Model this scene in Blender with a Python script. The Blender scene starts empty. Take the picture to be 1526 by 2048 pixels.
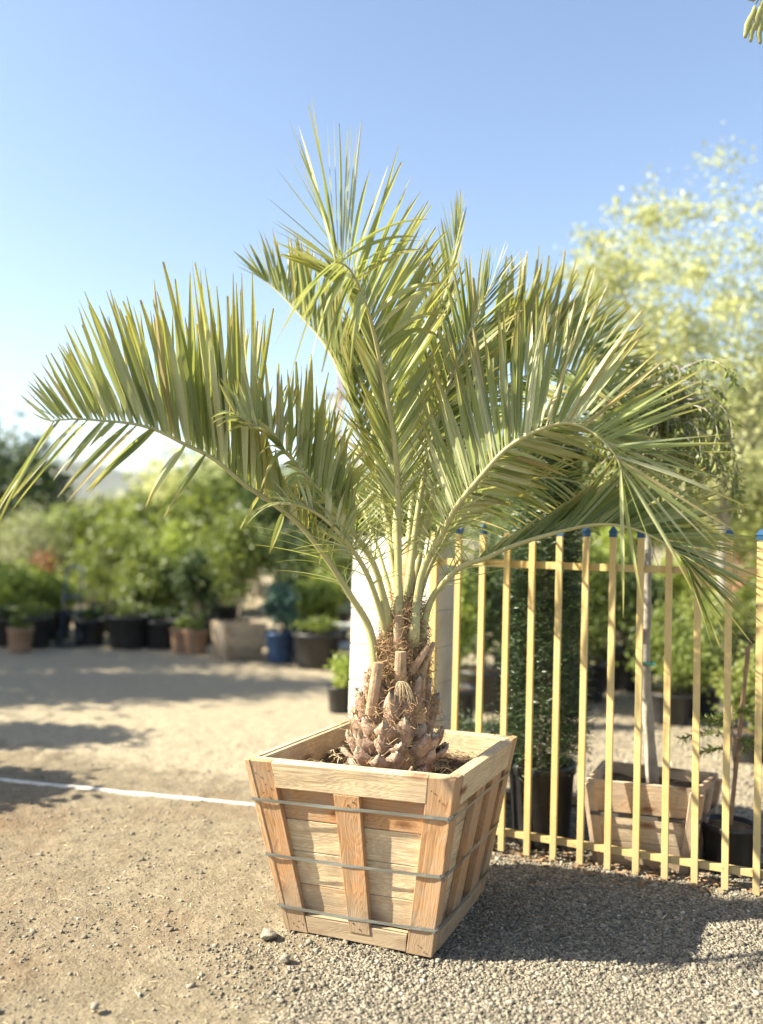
import bpy, bmesh, math, random
import numpy as np
from mathutils import Vector, Matrix

S = bpy.context.scene
C = S.collection
# ------------------------------------------------------------------ camera
CAMZ = 1.5
F_PX, PIT, ROLL = 1769.5, -0.0306, 0.026
_c, _s = math.cos(PIT), math.sin(PIT)
D_ = Vector((0, _c, -_s)); U0 = Vector((0, _s, _c)); X0 = Vector((1, 0, 0))
R_ = X0 * math.cos(ROLL) + U0 * math.sin(ROLL)
U_ = -X0 * math.sin(ROLL) + U0 * math.cos(ROLL)
cam_d = bpy.data.cameras.new('camera')
cam = bpy.data.objects.new('camera', cam_d); C.objects.link(cam)
cam.matrix_world = Matrix(((R_.x, U_.x, -D_.x, 0), (R_.y, U_.y, -D_.y, 0), (R_.z, U_.z, -D_.z, CAMZ), (0, 0, 0, 1)))
cam_d.sensor_fit = 'VERTICAL'; cam_d.sensor_height = 36; cam_d.sensor_width = 36
cam_d.lens = 36 * F_PX / 2048
cam_d.clip_start = 0.05; cam_d.clip_end = 20000
cam_d.dof.use_dof = True; cam_d.dof.focus_distance = 3.42; cam_d.dof.aperture_fstop = 0.84
S.camera = cam

# ------------------------------------------------------------------ sun and sky
SUN_EL, SUN_AZ = math.radians(36.5), math.radians(-96)   # azimuth from +Y towards +X
sdir = Vector((math.sin(SUN_AZ) * math.cos(SUN_EL), math.cos(SUN_AZ) * math.cos(SUN_EL), math.sin(SUN_EL)))
w = bpy.data.worlds.new('World'); S.world = w; w.use_nodes = True
nt = w.node_tree; nt.nodes.clear()
sky = nt.nodes.new('ShaderNodeTexSky'); sky.sky_type = 'NISHITA'; sky.sun_disc = False
sky.sun_elevation = SUN_EL; sky.sun_rotation = SUN_AZ
sky.altitude = 0; sky.air_density = 1.0; sky.dust_density = 1.3; sky.ozone_density = 1.3
bg = nt.nodes.new('ShaderNodeBackground'); bg.inputs[1].default_value = 0.076
wo = nt.nodes.new('ShaderNodeOutputWorld')
nt.links.new(sky.outputs[0], bg.inputs[0]); nt.links.new(bg.outputs[0], wo.inputs[0])
sun_d = bpy.data.lights.new('sun', 'SUN'); sun_d.energy = 5.0; sun_d.angle = math.radians(0.5); sun_d.color = (1.0, 0.925, 0.75)
sun = bpy.data.objects.new('sun', sun_d); C.objects.link(sun)
sun.rotation_euler = sdir.to_track_quat('Z', 'Y').to_euler(); sun.location = sdir * 30
S.view_settings.view_transform = 'Standard'; S.view_settings.look = 'None'
S.view_settings.exposure = 1.88; S.view_settings.gamma = 1.0; S.view_settings.use_curve_mapping = False
S.cycles.max_bounces = 8; S.cycles.transparent_max_bounces = 8

# ------------------------------------------------------------------ helpers
def ray(px, py):
    return D_ + R_ * ((px - 763) / F_PX) + U_ * ((1024 - py) / F_PX)
def P(px, py, d):
    """world point seen at a photo pixel at a given distance along the view axis"""
    v = ray(px, py) * d
    return Vector((v.x, v.y, v.z + CAMZ))
def PZ(px, py, z):
    """world point seen at a photo pixel at a given height"""
    r = ray(px, py); return Vector((0, 0, CAMZ)) + r * ((z - CAMZ) / r.z)
def G(px, d):
    """ground point under a pixel column at distance d"""
    v = P(px, 1080, d); return Vector((v.x, v.y, 0))
def tag(o, label=None, cat=None, group=None, kind=None):
    if label: o['label'] = label
    if cat: o['category'] = cat
    if group: o['group'] = group
    if kind: o['kind'] = kind
    return o
def empty(name, loc, label, cat, group=None):
    o = bpy.data.objects.new(name, None); C.objects.link(o); o.location = loc
    o.empty_display_size = 0.1
    return tag(o, label, cat, group)

class MB:
    """collects shapes in world space; build() links ONE mesh object"""
    def __init__(self): self.v = []; self.f = []; self.a = []; self.g = []; self.m = []; self.n = 0
    def add(self, v, f, lv=0.5, gc=None, mi=0):
        v = np.asarray(v, float)
        self.v.append(v); k = len(v)
        for q in f: self.f.append([i + self.n for i in q])
        self.m += [mi] * len(f)
        self.a.append(np.full(k, lv) if np.isscalar(lv) else np.asarray(lv, float))
        self.g.append(v if gc is None else np.asarray(gc, float))
        self.n += k
    def box8(self, p, lv=0.5, gc=None):
        """p: 8 points, bottom ring 0-3 then top ring 4-7"""
        self.add([tuple(x) for x in p], [(3, 2, 1, 0), (4, 5, 6, 7), (0, 1, 5, 4), (1, 2, 6, 5), (2, 3, 7, 6), (3, 0, 4, 7)], lv, gc)
    def box(self, c, sx, sy, sz, rz=0.0, lv=0.5):
        ca, sa = math.cos(rz), math.sin(rz); p = []; g = []
        off = random.random() * 50
        for z in (-sz / 2, sz / 2):
            for x, y in ((-sx / 2, -sy / 2), (sx / 2, -sy / 2), (sx / 2, sy / 2), (-sx / 2, sy / 2)):
                p.append((c[0] + x * ca - y * sa, c[1] + x * sa + y * ca, c[2] + z))
                l = sorted(((sx, x), (sy, y), (sz, z)), key=lambda q: -q[0])
                g.append((l[0][1] + off, l[1][1] + off, l[2][1]))
        self.box8(p, lv, g)
    def tube(self, pts, rad, n=8, lv=0.5, cap=True, flat=1.0, side=None):
        pts = [Vector(p) for p in pts]; N = len(pts)
        if np.isscalar(rad): rad = [rad] * N
        vs = []; fs = []; gc = []; L = 0; ref = None; off = random.random() * 30
        for i, p in enumerate(pts):
            t = (pts[min(i + 1, N - 1)] - pts[max(i - 1, 0)])
            if t.length < 1e-9: t = Vector((0, 0, 1))
            t.normalize()
            if ref is None: ref = side.copy() if side is not None else (Vector((1, 0, 0)) if abs(t.x) < 0.9 else Vector((0, 1, 0)))
            a = ref - t * ref.dot(t); a.normalize(); b = t.cross(a); ref = a
            if i: L += (p - pts[i - 1]).length
            for k in range(n):
                th = 2 * math.pi * k / n
                q = p + a * (math.cos(th) * rad[i]) + b * (math.sin(th) * rad[i] * flat)
                vs.append(tuple(q)); gc.append((L + off, math.cos(th) * rad[i] + off, math.sin(th) * rad[i]))
        for i in range(N - 1):
            for k in range(n):
                k2 = (k + 1) % n
                fs.append((i * n + k, i * n + k2, (i + 1) * n + k2, (i + 1) * n + k))
        if cap: fs.append(tuple(range(n - 1, -1, -1))); fs.append(tuple((N - 1) * n + k for k in range(n)))
        self.add(vs, fs, lv, gc)
    def lathe(self, c, prof, n=32, lv=0.5, wob=0.0, seed=0):
        """prof: (r, z) pairs"""
        rr = np.random.default_rng(seed); ph = rr.uniform(0, 6.28, 4)
        vs = []; fs = []
        for r, z in prof:
            for k in range(n):
                th = 2 * math.pi * k / n
                q = r * (1 + wob * (math.sin(2 * th + ph[0]) + 0.5 * math.sin(3 * th + ph[1])))
                vs.append((c[0] + q * math.cos(th), c[1] + q * math.sin(th), c[2] + z))
        for i in range(len(prof) - 1):
            for k in range(n):
                k2 = (k + 1) % n; fs.append((i * n + k, i * n + k2, (i + 1) * n + k2, (i + 1) * n + k))
        fs.append(tuple((len(prof) - 1) * n + k for k in range(n)))
        self.add(vs, fs, lv)
    def build(self, name, mat, parent=None, smooth=False, bevel=0.0):
        me = bpy.data.meshes.new(name)
        V = np.concatenate(self.v) if self.v else np.zeros((0, 3))
        org = np.zeros(3)
        if parent is not None: org = np.array(parent.get('_org', (0, 0, 0)), float)
        elif len(V): org = np.array([V[:, 0].mean(), V[:, 1].mean(), V[:, 2].min()])
        me.from_pydata((V - org).tolist(), [], self.f)
        for i, (nm, arr) in enumerate((('lv', self.a),)):
            at = me.attributes.new(nm, 'FLOAT', 'POINT'); at.data.foreach_set('value', np.concatenate(arr).astype('f'))
        at = me.attributes.new('gc', 'FLOAT_VECTOR', 'POINT'); at.data.foreach_set('vector', np.concatenate(self.g).astype('f').ravel())
        for m in (mat if isinstance(mat, (list, tuple)) else [mat]): me.materials.append(m)
        if any(self.m): me.polygons.foreach_set('material_index', self.m)
        if smooth: me.polygons.foreach_set('use_smooth', [True] * len(me.polygons))
        me.update()
        o = bpy.data.objects.new(name, me); C.objects.link(o)
        if bevel:
            md = o.modifiers.new('bevel', 'BEVEL'); md.width = bevel; md.segments = 2; md.limit_method = 'ANGLE'; md.angle_limit = 0.6
        if parent is not None:
            o.parent = parent; o['_org'] = tuple(org)
        else:
            o.location = org; o['_org'] = tuple(org)
        return o
def root(name, loc, label, cat, group=None):
    o = empty(name, loc, label, cat, group); o['_org'] = tuple(loc); return o

def mesh_np(name, V, Fq, lv, mat, parent=None, org=None, smooth=False, gc=None):
    """fast mesh from numpy: V (n,3), Fq (m,k) same-size polygons, lv per vertex"""
    me = bpy.data.meshes.new(name); m, k = Fq.shape
    if org is None: org = np.array(parent['_org'] if parent is not None else (0, 0, 0), float)
    V = V - org
    me.vertices.add(len(V)); me.vertices.foreach_set('co', V.astype('f').ravel())
    me.loops.add(m * k); me.loops.foreach_set('vertex_index', Fq.astype('i').ravel())
    me.polygons.add(m); me.polygons.foreach_set('loop_start', np.arange(0, m * k, k, dtype='i'))
    try: me.polygons.foreach_set('loop_total', np.full(m, k, dtype='i'))
    except Exception: pass
    if smooth: me.polygons.foreach_set('use_smooth', np.ones(m, bool))
    at = me.attributes.new('lv', 'FLOAT', 'POINT'); at.data.foreach_set('value', lv.astype('f'))
    me.materials.append(mat); me.update(calc_edges=True)
    o = bpy.data.objects.new(name, me); C.objects.link(o)
    if parent is not None: o.parent = parent
    else: o.location = org
    o['_org'] = tuple(org)
    return o

def catmull(pts, n):
    pts = [np.array(p, float) for p in pts]
    pts = [2 * pts[0] - pts[1]] + pts + [2 * pts[-1] - pts[-2]]
    out = []
    m = len(pts) - 3
    for j in range(n + 1):
        u = j / n * m; i = min(int(u), m - 1); t = u - i
        a, b, c, d = pts[i:i + 4]
        out.append(0.5 * ((2 * b) + (c - a) * t + (2 * a - 5 * b + 4 * c - d) * t * t + (3 * b - a - 3 * c + d) * t ** 3))
    return [Vector(q) for q in out]

# ------------------------------------------------------------------ materials
def new_mat(name):
    m = bpy.data.materials.new(name); m.use_nodes = True; n = m.node_tree.nodes; n.clear()
    return m, n, m.node_tree.links
def nd(n, t, **k):
    o = n.new(t)
    for a, b in k.items():
        if a.startswith('i_'): o.inputs[a[2:].replace('_', ' ')].default_value = b
        else: setattr(o, a, b)
    return o
def ramp(n, stops):
    r = n.new('ShaderNodeValToRGB'); e = r.color_ramp.elements
    while len(e) < len(stops): e.new(0.5)
    for i, (p, c) in enumerate(stops): e[i].position = p; e[i].color = (*c, 1) if len(c) == 3 else c
    return r
def mixc(n, l, fac, a, b, mode='MIX'):
    m = n.new('ShaderNodeMix'); m.data_type = 'RGBA'; m.blend_type = mode
    for sk, x in ((0, fac), (6, a), (7, b)):
        if hasattr(x, 'is_linked'): l.new(x, m.inputs[sk])
        else: m.inputs[sk].default_value = x if sk == 0 else (*x, 1)
    return m.outputs[2]
def noise(n, l, vec, scale, detail=4, rough=0.55):
    t = n.new('ShaderNodeTexNoise'); t.inputs['Scale'].default_value = scale; t.inputs['Detail'].default_value = detail
    t.inputs['Roughness'].default_value = rough
    if vec is not None: l.new(vec, t.inputs['Vector'])
    return t.outputs['Fac']
def out(n, l, sh):
    o = n.new('ShaderNodeOutputMaterial'); l.new(sh, o.inputs['Surface'])
def bump(n, l, h, strength, dist):
    b = n.new('ShaderNodeBump'); b.inputs['Strength'].default_value = strength; b.inputs['Distance'].default_value = dist
    l.new(h, b.inputs['Height']); return b.outputs[0]

def leaf_mat(name, a, b, trans, tf=0.35, rough=0.5, spot=None, pos_scale=3.0):
    m, n, l = new_mat(name)
    at = nd(n, 'ShaderNodeAttribute', attribute_name='lv')
    geo = n.new('ShaderNodeNewGeometry')
    nz = noise(n, l, geo.outputs['Position'], pos_scale, 3)
    mm = n.new('ShaderNodeMath'); mm.operation = 'MULTIPLY_ADD'; l.new(nz, mm.inputs[0]); mm.inputs[1].default_value = 0.8; l.new(at.outputs['Fac'], mm.inputs[2])
    r = ramp(n, [(0.35, a), (1.05, b)]); l.new(mm.outputs[0], r.inputs[0])
    col = r.outputs[0]
    if spot:
        s = noise(n, l, geo.outputs['Position'], 60, 2)
        rs = ramp(n, [(0.60, (0, 0, 0)), (0.72, (1, 1, 1))]); l.new(s, rs.inputs[0])
        col = mixc(n, l, rs.outputs[0], col, spot)
    p = nd(n, 'ShaderNodeBsdfPrincipled'); l.new(col, p.inputs['Base Color']); p.inputs['Roughness'].default_value = rough
    p.inputs['Specular IOR Level'].default_value = 0.45
    tr = n.new('ShaderNodeBsdfTranslucent')
    l.new(mixc(n, l, 0.6, col, trans), tr.inputs['Color'])
    mx = n.new('ShaderNodeMixShader'); mx.inputs[0].default_value = tf
    l.new(p.outputs[0], mx.inputs[1]); l.new(tr.outputs[0], mx.inputs[2]); out(n, l, mx.outputs[0])
    return m

def plain(name, col, rough=0.6, var=0.25, scale=8, bmp=0.0, bscale=40, bd=0.003, metallic=0.0, dirt=None, spec=0.5):
    m, n, l = new_mat(name)
    geo = n.new('ShaderNodeTexCoord')
    nz = noise(n, l, geo.outputs['Object'], scale, 6, 0.6)
    lo = tuple(c * (1 - var) for c in col); hi = tuple(min(1, c * (1 + var)) for c in col)
    r = ramp(n, [(0.3, lo), (0.7, hi)]); l.new(nz, r.inputs[0]); col_ = r.outputs[0]
    if dirt:
        nz2 = noise(n, l, geo.outputs['Object'], scale * 3.1, 8, 0.7)
        r2 = ramp(n, [(0.55, (0, 0, 0)), (0.68, (1, 1, 1))]); l.new(nz2, r2.inputs[0])
        col_ = mixc(n, l, r2.outputs[0], col_, dirt)
    p = nd(n, 'ShaderNodeBsdfPrincipled'); l.new(col_, p.inputs['Base Color'])
    p.inputs['Roughness'].default_value = rough; p.inputs['Metallic'].default_value = metallic
    p.inputs['Specular IOR Level'].default_value = spec
    if bmp:
        l.new(bump(n, l, noise(n, l, geo.outputs['Object'], bscale, 6, 0.65), bmp, bd), p.inputs['Normal'])
    out(n, l, p.outputs[0]); return m

def wood_mat(name, pale, mid, red, weather=None, wf=0.0):
    m, n, l = new_mat(name)
    at = nd(n, 'ShaderNodeAttribute', attribute_name='gc'); lv = nd(n, 'ShaderNodeAttribute', attribute_name='lv')
    oi = n.new('ShaderNodeObjectInfo')
    # offset by object random
    ad = n.new('ShaderNodeVectorMath'); ad.operation = 'ADD'; l.new(at.outputs['Vector'], ad.inputs[0])
    cv = n.new('ShaderNodeCombineXYZ'); mu = n.new('ShaderNodeMath'); mu.operation = 'MULTIPLY'; mu.inputs[1].default_value = 37.0
    l.new(oi.outputs['Random'], mu.inputs[0]); l.new(mu.outputs[0], cv.inputs[0]); l.new(mu.outputs[0], cv.inputs[1]); l.new(cv.outputs[0], ad.inputs[1])
    # knots: voronoi
    mp2 = n.new('ShaderNodeMapping'); mp2.inputs['Scale'].default_value = (3.6, 9, 3); l.new(ad.outputs[0], mp2.inputs[0])
    vo = n.new('ShaderNodeTexVoronoi'); vo.inputs['Scale'].default_value = 1.0; vo.voronoi_dimensions = '2D'; l.new(mp2.outputs[0], vo.inputs['Vector'])
    kn = ramp(n, [(0.06, (1, 1, 1)), (0.20, (0, 0, 0))]); l.new(vo.outputs['Distance'], kn.inputs[0])
    ring = ramp(n, [(0.0, (1, 1, 1)), (0.5, (0, 0, 0))]); l.new(vo.outputs['Distance'], ring.inputs[0])
    # grain: warped lines along the piece, bending round the knots
    mp = n.new('ShaderNodeMapping'); mp.inputs['Scale'].default_value = (1.3, 16, 16); l.new(ad.outputs[0], mp.inputs[0])
    n1 = noise(n, l, mp.outputs[0], 1.1, 3, 0.5)
    a1 = n.new('ShaderNodeMath'); a1.operation = 'MULTIPLY_ADD'; l.new(ring.outputs[0], a1.inputs[0]); a1.inputs[1].default_value = 0.35; l.new(n1, a1.inputs[2])
    a2 = n.new('ShaderNodeMath'); a2.operation = 'MULTIPLY'; l.new(a1.outputs[0], a2.inputs[0]); a2.inputs[1].default_value = 13.0
    a3 = n.new('ShaderNodeMath'); a3.operation = 'FRACT'; l.new(a2.outputs[0], a3.inputs[0])
    gr = ramp(n, [(0.0, (0, 0, 0)), (0.75, (1, 1, 1)), (0.97, (0.1, 0.1, 0.1)), (1.0, (0, 0, 0))]); l.new(a3.outputs[0], gr.inputs[0])
    mp3 = n.new('ShaderNodeMapping'); mp3.inputs['Scale'].default_value = (4, 160, 160); l.new(ad.outputs[0], mp3.inputs[0])
    fib = noise(n, l, mp3.outputs[0], 1.0, 3, 0.6)
    base = mixc(n, l, gr.outputs[0], mid, pale)
    big = noise(n, l, mp.outputs[0], 0.35, 2)
    rb = n.new('ShaderNodeMath'); rb.operation = 'MULTIPLY_ADD'; l.new(big, rb.inputs[0]); rb.inputs[1].default_value = 0.7; l.new(lv.outputs['Fac'], rb.inputs[2])
    rr = ramp(n, [(0.70, (0, 0, 0)), (1.1, (1, 1, 1))]); l.new(rb.outputs[0], rr.inputs[0])
    base = mixc(n, l, rr.outputs[0], base, red, 'MULTIPLY')
    rf = ramp(n, [(0.3, (0.72, 0.68, 0.62)), (0.62, (1, 1, 1))]); l.new(fib, rf.inputs[0])
    base = mixc(n, l, 1.0, base, rf.outputs[0], 'MULTIPLY')
    # keep only some knots
    kc = ramp(n, [(0.0, (0, 0, 0)), (0.47, (1, 1, 1))]); kc.color_ramp.interpolation = 'CONSTANT'; l.new(vo.outputs['Color'], kc.inputs[0])
    km = mixc(n, l, 1.0, kn.outputs[0], kc.outputs[0], 'MULTIPLY')
    base = mixc(n, l, km, base, (0.17, 0.075, 0.03))
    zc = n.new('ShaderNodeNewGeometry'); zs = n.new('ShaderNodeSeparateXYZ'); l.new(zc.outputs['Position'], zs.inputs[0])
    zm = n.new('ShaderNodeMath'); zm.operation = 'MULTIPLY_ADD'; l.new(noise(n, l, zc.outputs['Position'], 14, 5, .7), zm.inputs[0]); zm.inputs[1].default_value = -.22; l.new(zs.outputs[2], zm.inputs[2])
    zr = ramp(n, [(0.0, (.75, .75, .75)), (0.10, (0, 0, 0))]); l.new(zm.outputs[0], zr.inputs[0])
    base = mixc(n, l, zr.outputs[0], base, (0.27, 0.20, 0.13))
    sn = noise(n, l, mp.outputs[0], .8, 6, .75); sr = ramp(n, [(.56, (0, 0, 0)), (.66, (.6, .6, .6))]); l.new(sn, sr.inputs[0])
    base = mixc(n, l, sr.outputs[0], base, (0.36, 0.19, 0.09))
    if weather:
        geo = n.new('ShaderNodeNewGeometry')
        wn = noise(n, l, geo.outputs['Position'], 9, 8, 0.7)
        wr = ramp(n, [(0.5 - wf * 0.3, (0, 0, 0)), (0.75, (1, 1, 1))]); l.new(wn, wr.inputs[0])
        base = mixc(n, l, wr.outputs[0], base, weather)
    p = nd(n, 'ShaderNodeBsdfPrincipled'); l.new(base, p.inputs['Base Color']); p.inputs['Roughness'].default_value = 0.75
    p.inputs['Specular IOR Level'].default_value = 0.25
    hs = n.new('ShaderNodeMath'); hs.operation = 'MULTIPLY_ADD'; l.new(gr.outputs[0], hs.inputs[0]); hs.inputs[1].default_value = 0.4; l.new(fib, hs.inputs[2])
    l.new(bump(n, l, hs.outputs[0], 0.6, 0.0016), p.inputs['Normal']); out(n, l, p.outputs[0]); return m

M = {}
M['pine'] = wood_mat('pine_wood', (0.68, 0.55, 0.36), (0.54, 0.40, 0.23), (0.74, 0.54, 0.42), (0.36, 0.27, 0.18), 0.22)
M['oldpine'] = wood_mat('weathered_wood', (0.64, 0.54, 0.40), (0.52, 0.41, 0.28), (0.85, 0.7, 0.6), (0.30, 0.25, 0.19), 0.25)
M['strap'] = plain('strap', (0.18, 0.185, 0.16), 0.35, 0.1, 6, 0, metallic=0.3)
M['wire'] = plain('dark_wire', (0.08, 0.07, 0.06), 0.5, 0.2)
M['yellow'] = None
def fence_mat():
    m, n, l = new_mat('yellow_paint'); geo = n.new('ShaderNodeNewGeometry'); pos = geo.outputs['Position']
    r = ramp(n, [(0.3, (.46, .33, .12)), (0.7, (.56, .42, .18))]); l.new(noise(n, l, pos, 4, 5, .7), r.inputs[0])
    sx = n.new('ShaderNodeSeparateXYZ'); l.new(pos, sx.inputs[0])
    lo = ramp(n, [(0.0, (1, 1, 1)), (0.22, (0, 0, 0))]); l.new(sx.outputs[2], lo.inputs[0])
    c1 = mixc(n, l, mixc(n, l, .6, (0, 0, 0), lo.outputs[0]), r.outputs[0], (.36, .29, .17))
    a = n.new('ShaderNodeMath'); a.operation = 'MULTIPLY_ADD'; l.new(lo.outputs[0], a.inputs[0]); a.inputs[1].default_value = .05; l.new(noise(n, l, pos, 38, 5, .7), a.inputs[2])
    rr_ = ramp(n, [(0.665, (0, 0, 0)), (0.69, (1, 1, 1))]); l.new(a.outputs[0], rr_.inputs[0])
    p = nd(n, 'ShaderNodeBsdfPrincipled'); l.new(mixc(n, l, rr_.outputs[0], c1, (.12, .06, .035)), p.inputs['Base Color']); p.inputs['Roughness'].default_value = .5
    l.new(bump(n, l, noise(n, l, pos, 90, 3), .2, .001), p.inputs['Normal']); out(n, l, p.outputs[0]); return m
M['yellow'] = fence_mat()
M['blue'] = plain('blue_plastic', (0.015, 0.07, 0.15), 0.5, 0.2)
M['pot'] = plain('black_plastic', (0.018, 0.018, 0.019), 0.42, 0.3, 6, 0.2, 30, 0.002, dirt=(0.03, 0.028, 0.024))
M['bluepot'] = plain('blue_glaze', (0.02, 0.05, 0.12), 0.3, 0.3)
M['soil'] = plain('soil', (0.13, 0.085, 0.05), 0.95, 0.6, 25, 1.0, 45, 0.02, dirt=(0.32, 0.23, 0.13), spec=0.1)
M['bark'] = plain('bark', (0.22, 0.18, 0.14), 0.9, 0.4, 10, 1.0, 25, 0.01, spec=0.2)
M['greybark'] = plain('grey_bark', (0.30, 0.27, 0.22), 0.85, 0.3, 12, 0.8, 30, 0.006, spec=0.2)
M['stake'] = plain('stake_wood', (0.28, 0.18, 0.11), 0.85, 0.35, 14, 0.5, 40, 0.002, spec=0.2)
M['rust'] = plain('rust_steel', (0.22, 0.09, 0.05), 0.8, 0.4, 3)
M['tie'] = plain('green_tie', (0.05, 0.35, 0.25), 0.4, 0.1)
M['whitep'] = plain('white_paint', (0.56, 0.54, 0.49), 0.8, 0.2, 9, 0.6, 50, 0.003, dirt=(0.30, 0.24, 0.16))
M['greywall'] = plain('grey_panel', (0.45, 0.45, 0.43), 0.7, 0.1)
M['bluething'] = plain('blue_painted_steel', (0.010, 0.025, 0.05), 0.4, 0.2)

def palm_leaf_mat():
    m, n, l = new_mat('palm_leaflet')
    at = nd(n, 'ShaderNodeAttribute', attribute_name='lv'); geo = n.new('ShaderNodeNewGeometry')
    gc = nd(n, 'ShaderNodeAttribute', attribute_name='gc')
    r = ramp(n, [(0.0, (0.09, 0.125, 0.035)), (0.5, (0.25, 0.29, 0.105)), (1.0, (0.55, 0.55, 0.33))]); l.new(at.outputs['Fac'], r.inputs[0])
    # yellowing and browning towards the tips (gc.x runs 0..1 along the leaflet)
    sp = n.new('ShaderNodeSeparateXYZ'); l.new(gc.outputs['Vector'], sp.inputs[0])
    nz = noise(n, l, geo.outputs['Position'], 40, 3)
    ad = n.new('ShaderNodeMath'); ad.operation = 'MULTIPLY_ADD'; l.new(nz, ad.inputs[0]); ad.inputs[1].default_value = 0.35; l.new(sp.outputs[0], ad.inputs[2])
    rt = ramp(n, [(0.75, (0, 0, 0)), (1.1, (1, 1, 1))]); l.new(ad.outputs[0], rt.inputs[0])
    col = mixc(n, l, rt.outputs[0], r.outputs[0], (0.30, 0.26, 0.08))
    rt2 = ramp(n, [(1.0, (0, 0, 0)), (1.0, (0, 0, 0))]); 
    s2 = n.new('ShaderNodeMath'); s2.operation = 'GREATER_THAN'; l.new(sp.outputs[0], s2.inputs[0]); s2.inputs[1].default_value = 0.965
    col = mixc(n, l, s2.outputs[0], col, (0.22, 0.13, 0.06))
    dd_ = n.new('ShaderNodeMath'); dd_.operation = 'GREATER_THAN'; l.new(sp.outputs[2], dd_.inputs[0]); dd_.inputs[1].default_value = 1.5
    col = mixc(n, l, dd_.outputs[0], col, (0.42, 0.34, 0.16))
    # fine veins along the blade
    v = n.new('ShaderNodeMath'); v.operation = 'MULTIPLY'; l.new(sp.outputs[1], v.inputs[0]); v.inputs[1].default_value = 22
    vs = n.new('ShaderNodeMath'); vs.operation = 'SINE'; l.new(v.outputs[0], vs.inputs[0])
    # spots
    s = noise(n, l, geo.outputs['Position'], 150, 2)
    rs = ramp(n, [(0.66, (0, 0, 0)), (0.74, (1, 1, 1))]); l.new(s, rs.inputs[0])
    col = mixc(n, l, rs.outputs[0], col, (0.17, 0.14, 0.05))
    p = nd(n, 'ShaderNodeBsdfPrincipled'); l.new(col, p.inputs['Base Color']); p.inputs['Roughness'].default_value = 0.36
    l.new(bump(n, l, vs.outputs[0], 0.25, 0.0006), p.inputs['Normal'])
    tr = n.new('ShaderNodeBsdfTranslucent'); l.new(mixc(n, l, 0.65, col, (0.54, 0.57, 0.09)), tr.inputs['Color'])
    mx = n.new('ShaderNodeMixShader'); mx.inputs[0].default_value = 0.36
    l.new(p.outputs[0], mx.inputs[1]); l.new(tr.outputs[0], mx.inputs[2]); out(n, l, mx.outputs[0]); return m
M['palm'] = palm_leaf_mat()
M['rachis'] = plain('rachis', (0.36, 0.34, 0.15), 0.45, 0.2, 6, 0.2, 40, 0.001)
M['boot'] = plain('leaf_boot', (0.39, 0.265, 0.19), 0.9, 0.5, 22, 1.0, 80, 0.014, dirt=(0.44, 0.37, 0.27), spec=0.1)
M['bootedge'] = plain('boot_edge', (0.42, 0.35, 0.25), 0.9, 0.3, 30, 0.8, 60, 0.004, spec=0.1)
M['stub'] = plain('stub', (0.40, 0.27, 0.17), 0.8, 0.35, 14, 1.0, 60, 0.006, dirt=(0.48, 0.42, 0.20), spec=0.2)
M['fibre'] = plain('fibre', (0.33, 0.22, 0.12), 0.85, 0.5, 20, spec=0.2)
M['straw'] = plain('straw', (0.55, 0.44, 0.27), 0.85, 0.3, 9, spec=0.2)
M['yew'] = leaf_mat('yew_needles', (0.022, 0.042, 0.018), (0.07, 0.11, 0.045), (0.10, 0.16, 0.03), 0.18, 0.35)
M['olive'] = leaf_mat('olive_leaf', (0.07, 0.095, 0.025), (0.22, 0.25, 0.07), (0.38, 0.42, 0.07), 0.35)
M['lime'] = leaf_mat('lime_leaf', (0.12, 0.17, 0.03), (0.34, 0.40, 0.09), (0.40, 0.50, 0.06), 0.4)
M['gold'] = leaf_mat('golden_leaf', (0.25, 0.28, 0.11), (0.50, 0.51, 0.25), (0.58, 0.61, 0.22), 0.45)
M['dark'] = leaf_mat('dark_leaf', (0.018, 0.035, 0.014), (0.06, 0.09, 0.03), (0.10, 0.16, 0.03), 0.25)
M['mid'] = leaf_mat('mid_leaf', (0.04, 0.065, 0.016), (0.15, 0.19, 0.045), (0.30, 0.36, 0.05), 0.35)
M['bluegreen'] = leaf_mat('bluegreen_leaf', (0.02, 0.06, 0.055), (0.06, 0.13, 0.11), (0.10, 0.2, 0.12), 0.25)
M['grey'] = leaf_mat('grey_leaf', (0.18, 0.20, 0.11), (0.36, 0.37, 0.20), (0.3, 0.34, 0.12), 0.3)
M['redleaf'] = leaf_mat('red_leaf', (0.12, 0.05, 0.03), (0.26, 0.13, 0.06), (0.3, 0.15, 0.05), 0.35)
M['pink'] = leaf_mat('pink_petal', (0.55, 0.10, 0.14), (0.75, 0.30, 0.32), (0.8, 0.3, 0.3), 0.4)
M['pod'] = leaf_mat('pod', (0.22, 0.24, 0.08), (0.42, 0.42, 0.17), (0.5, 0.5, 0.12), 0.3)

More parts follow.
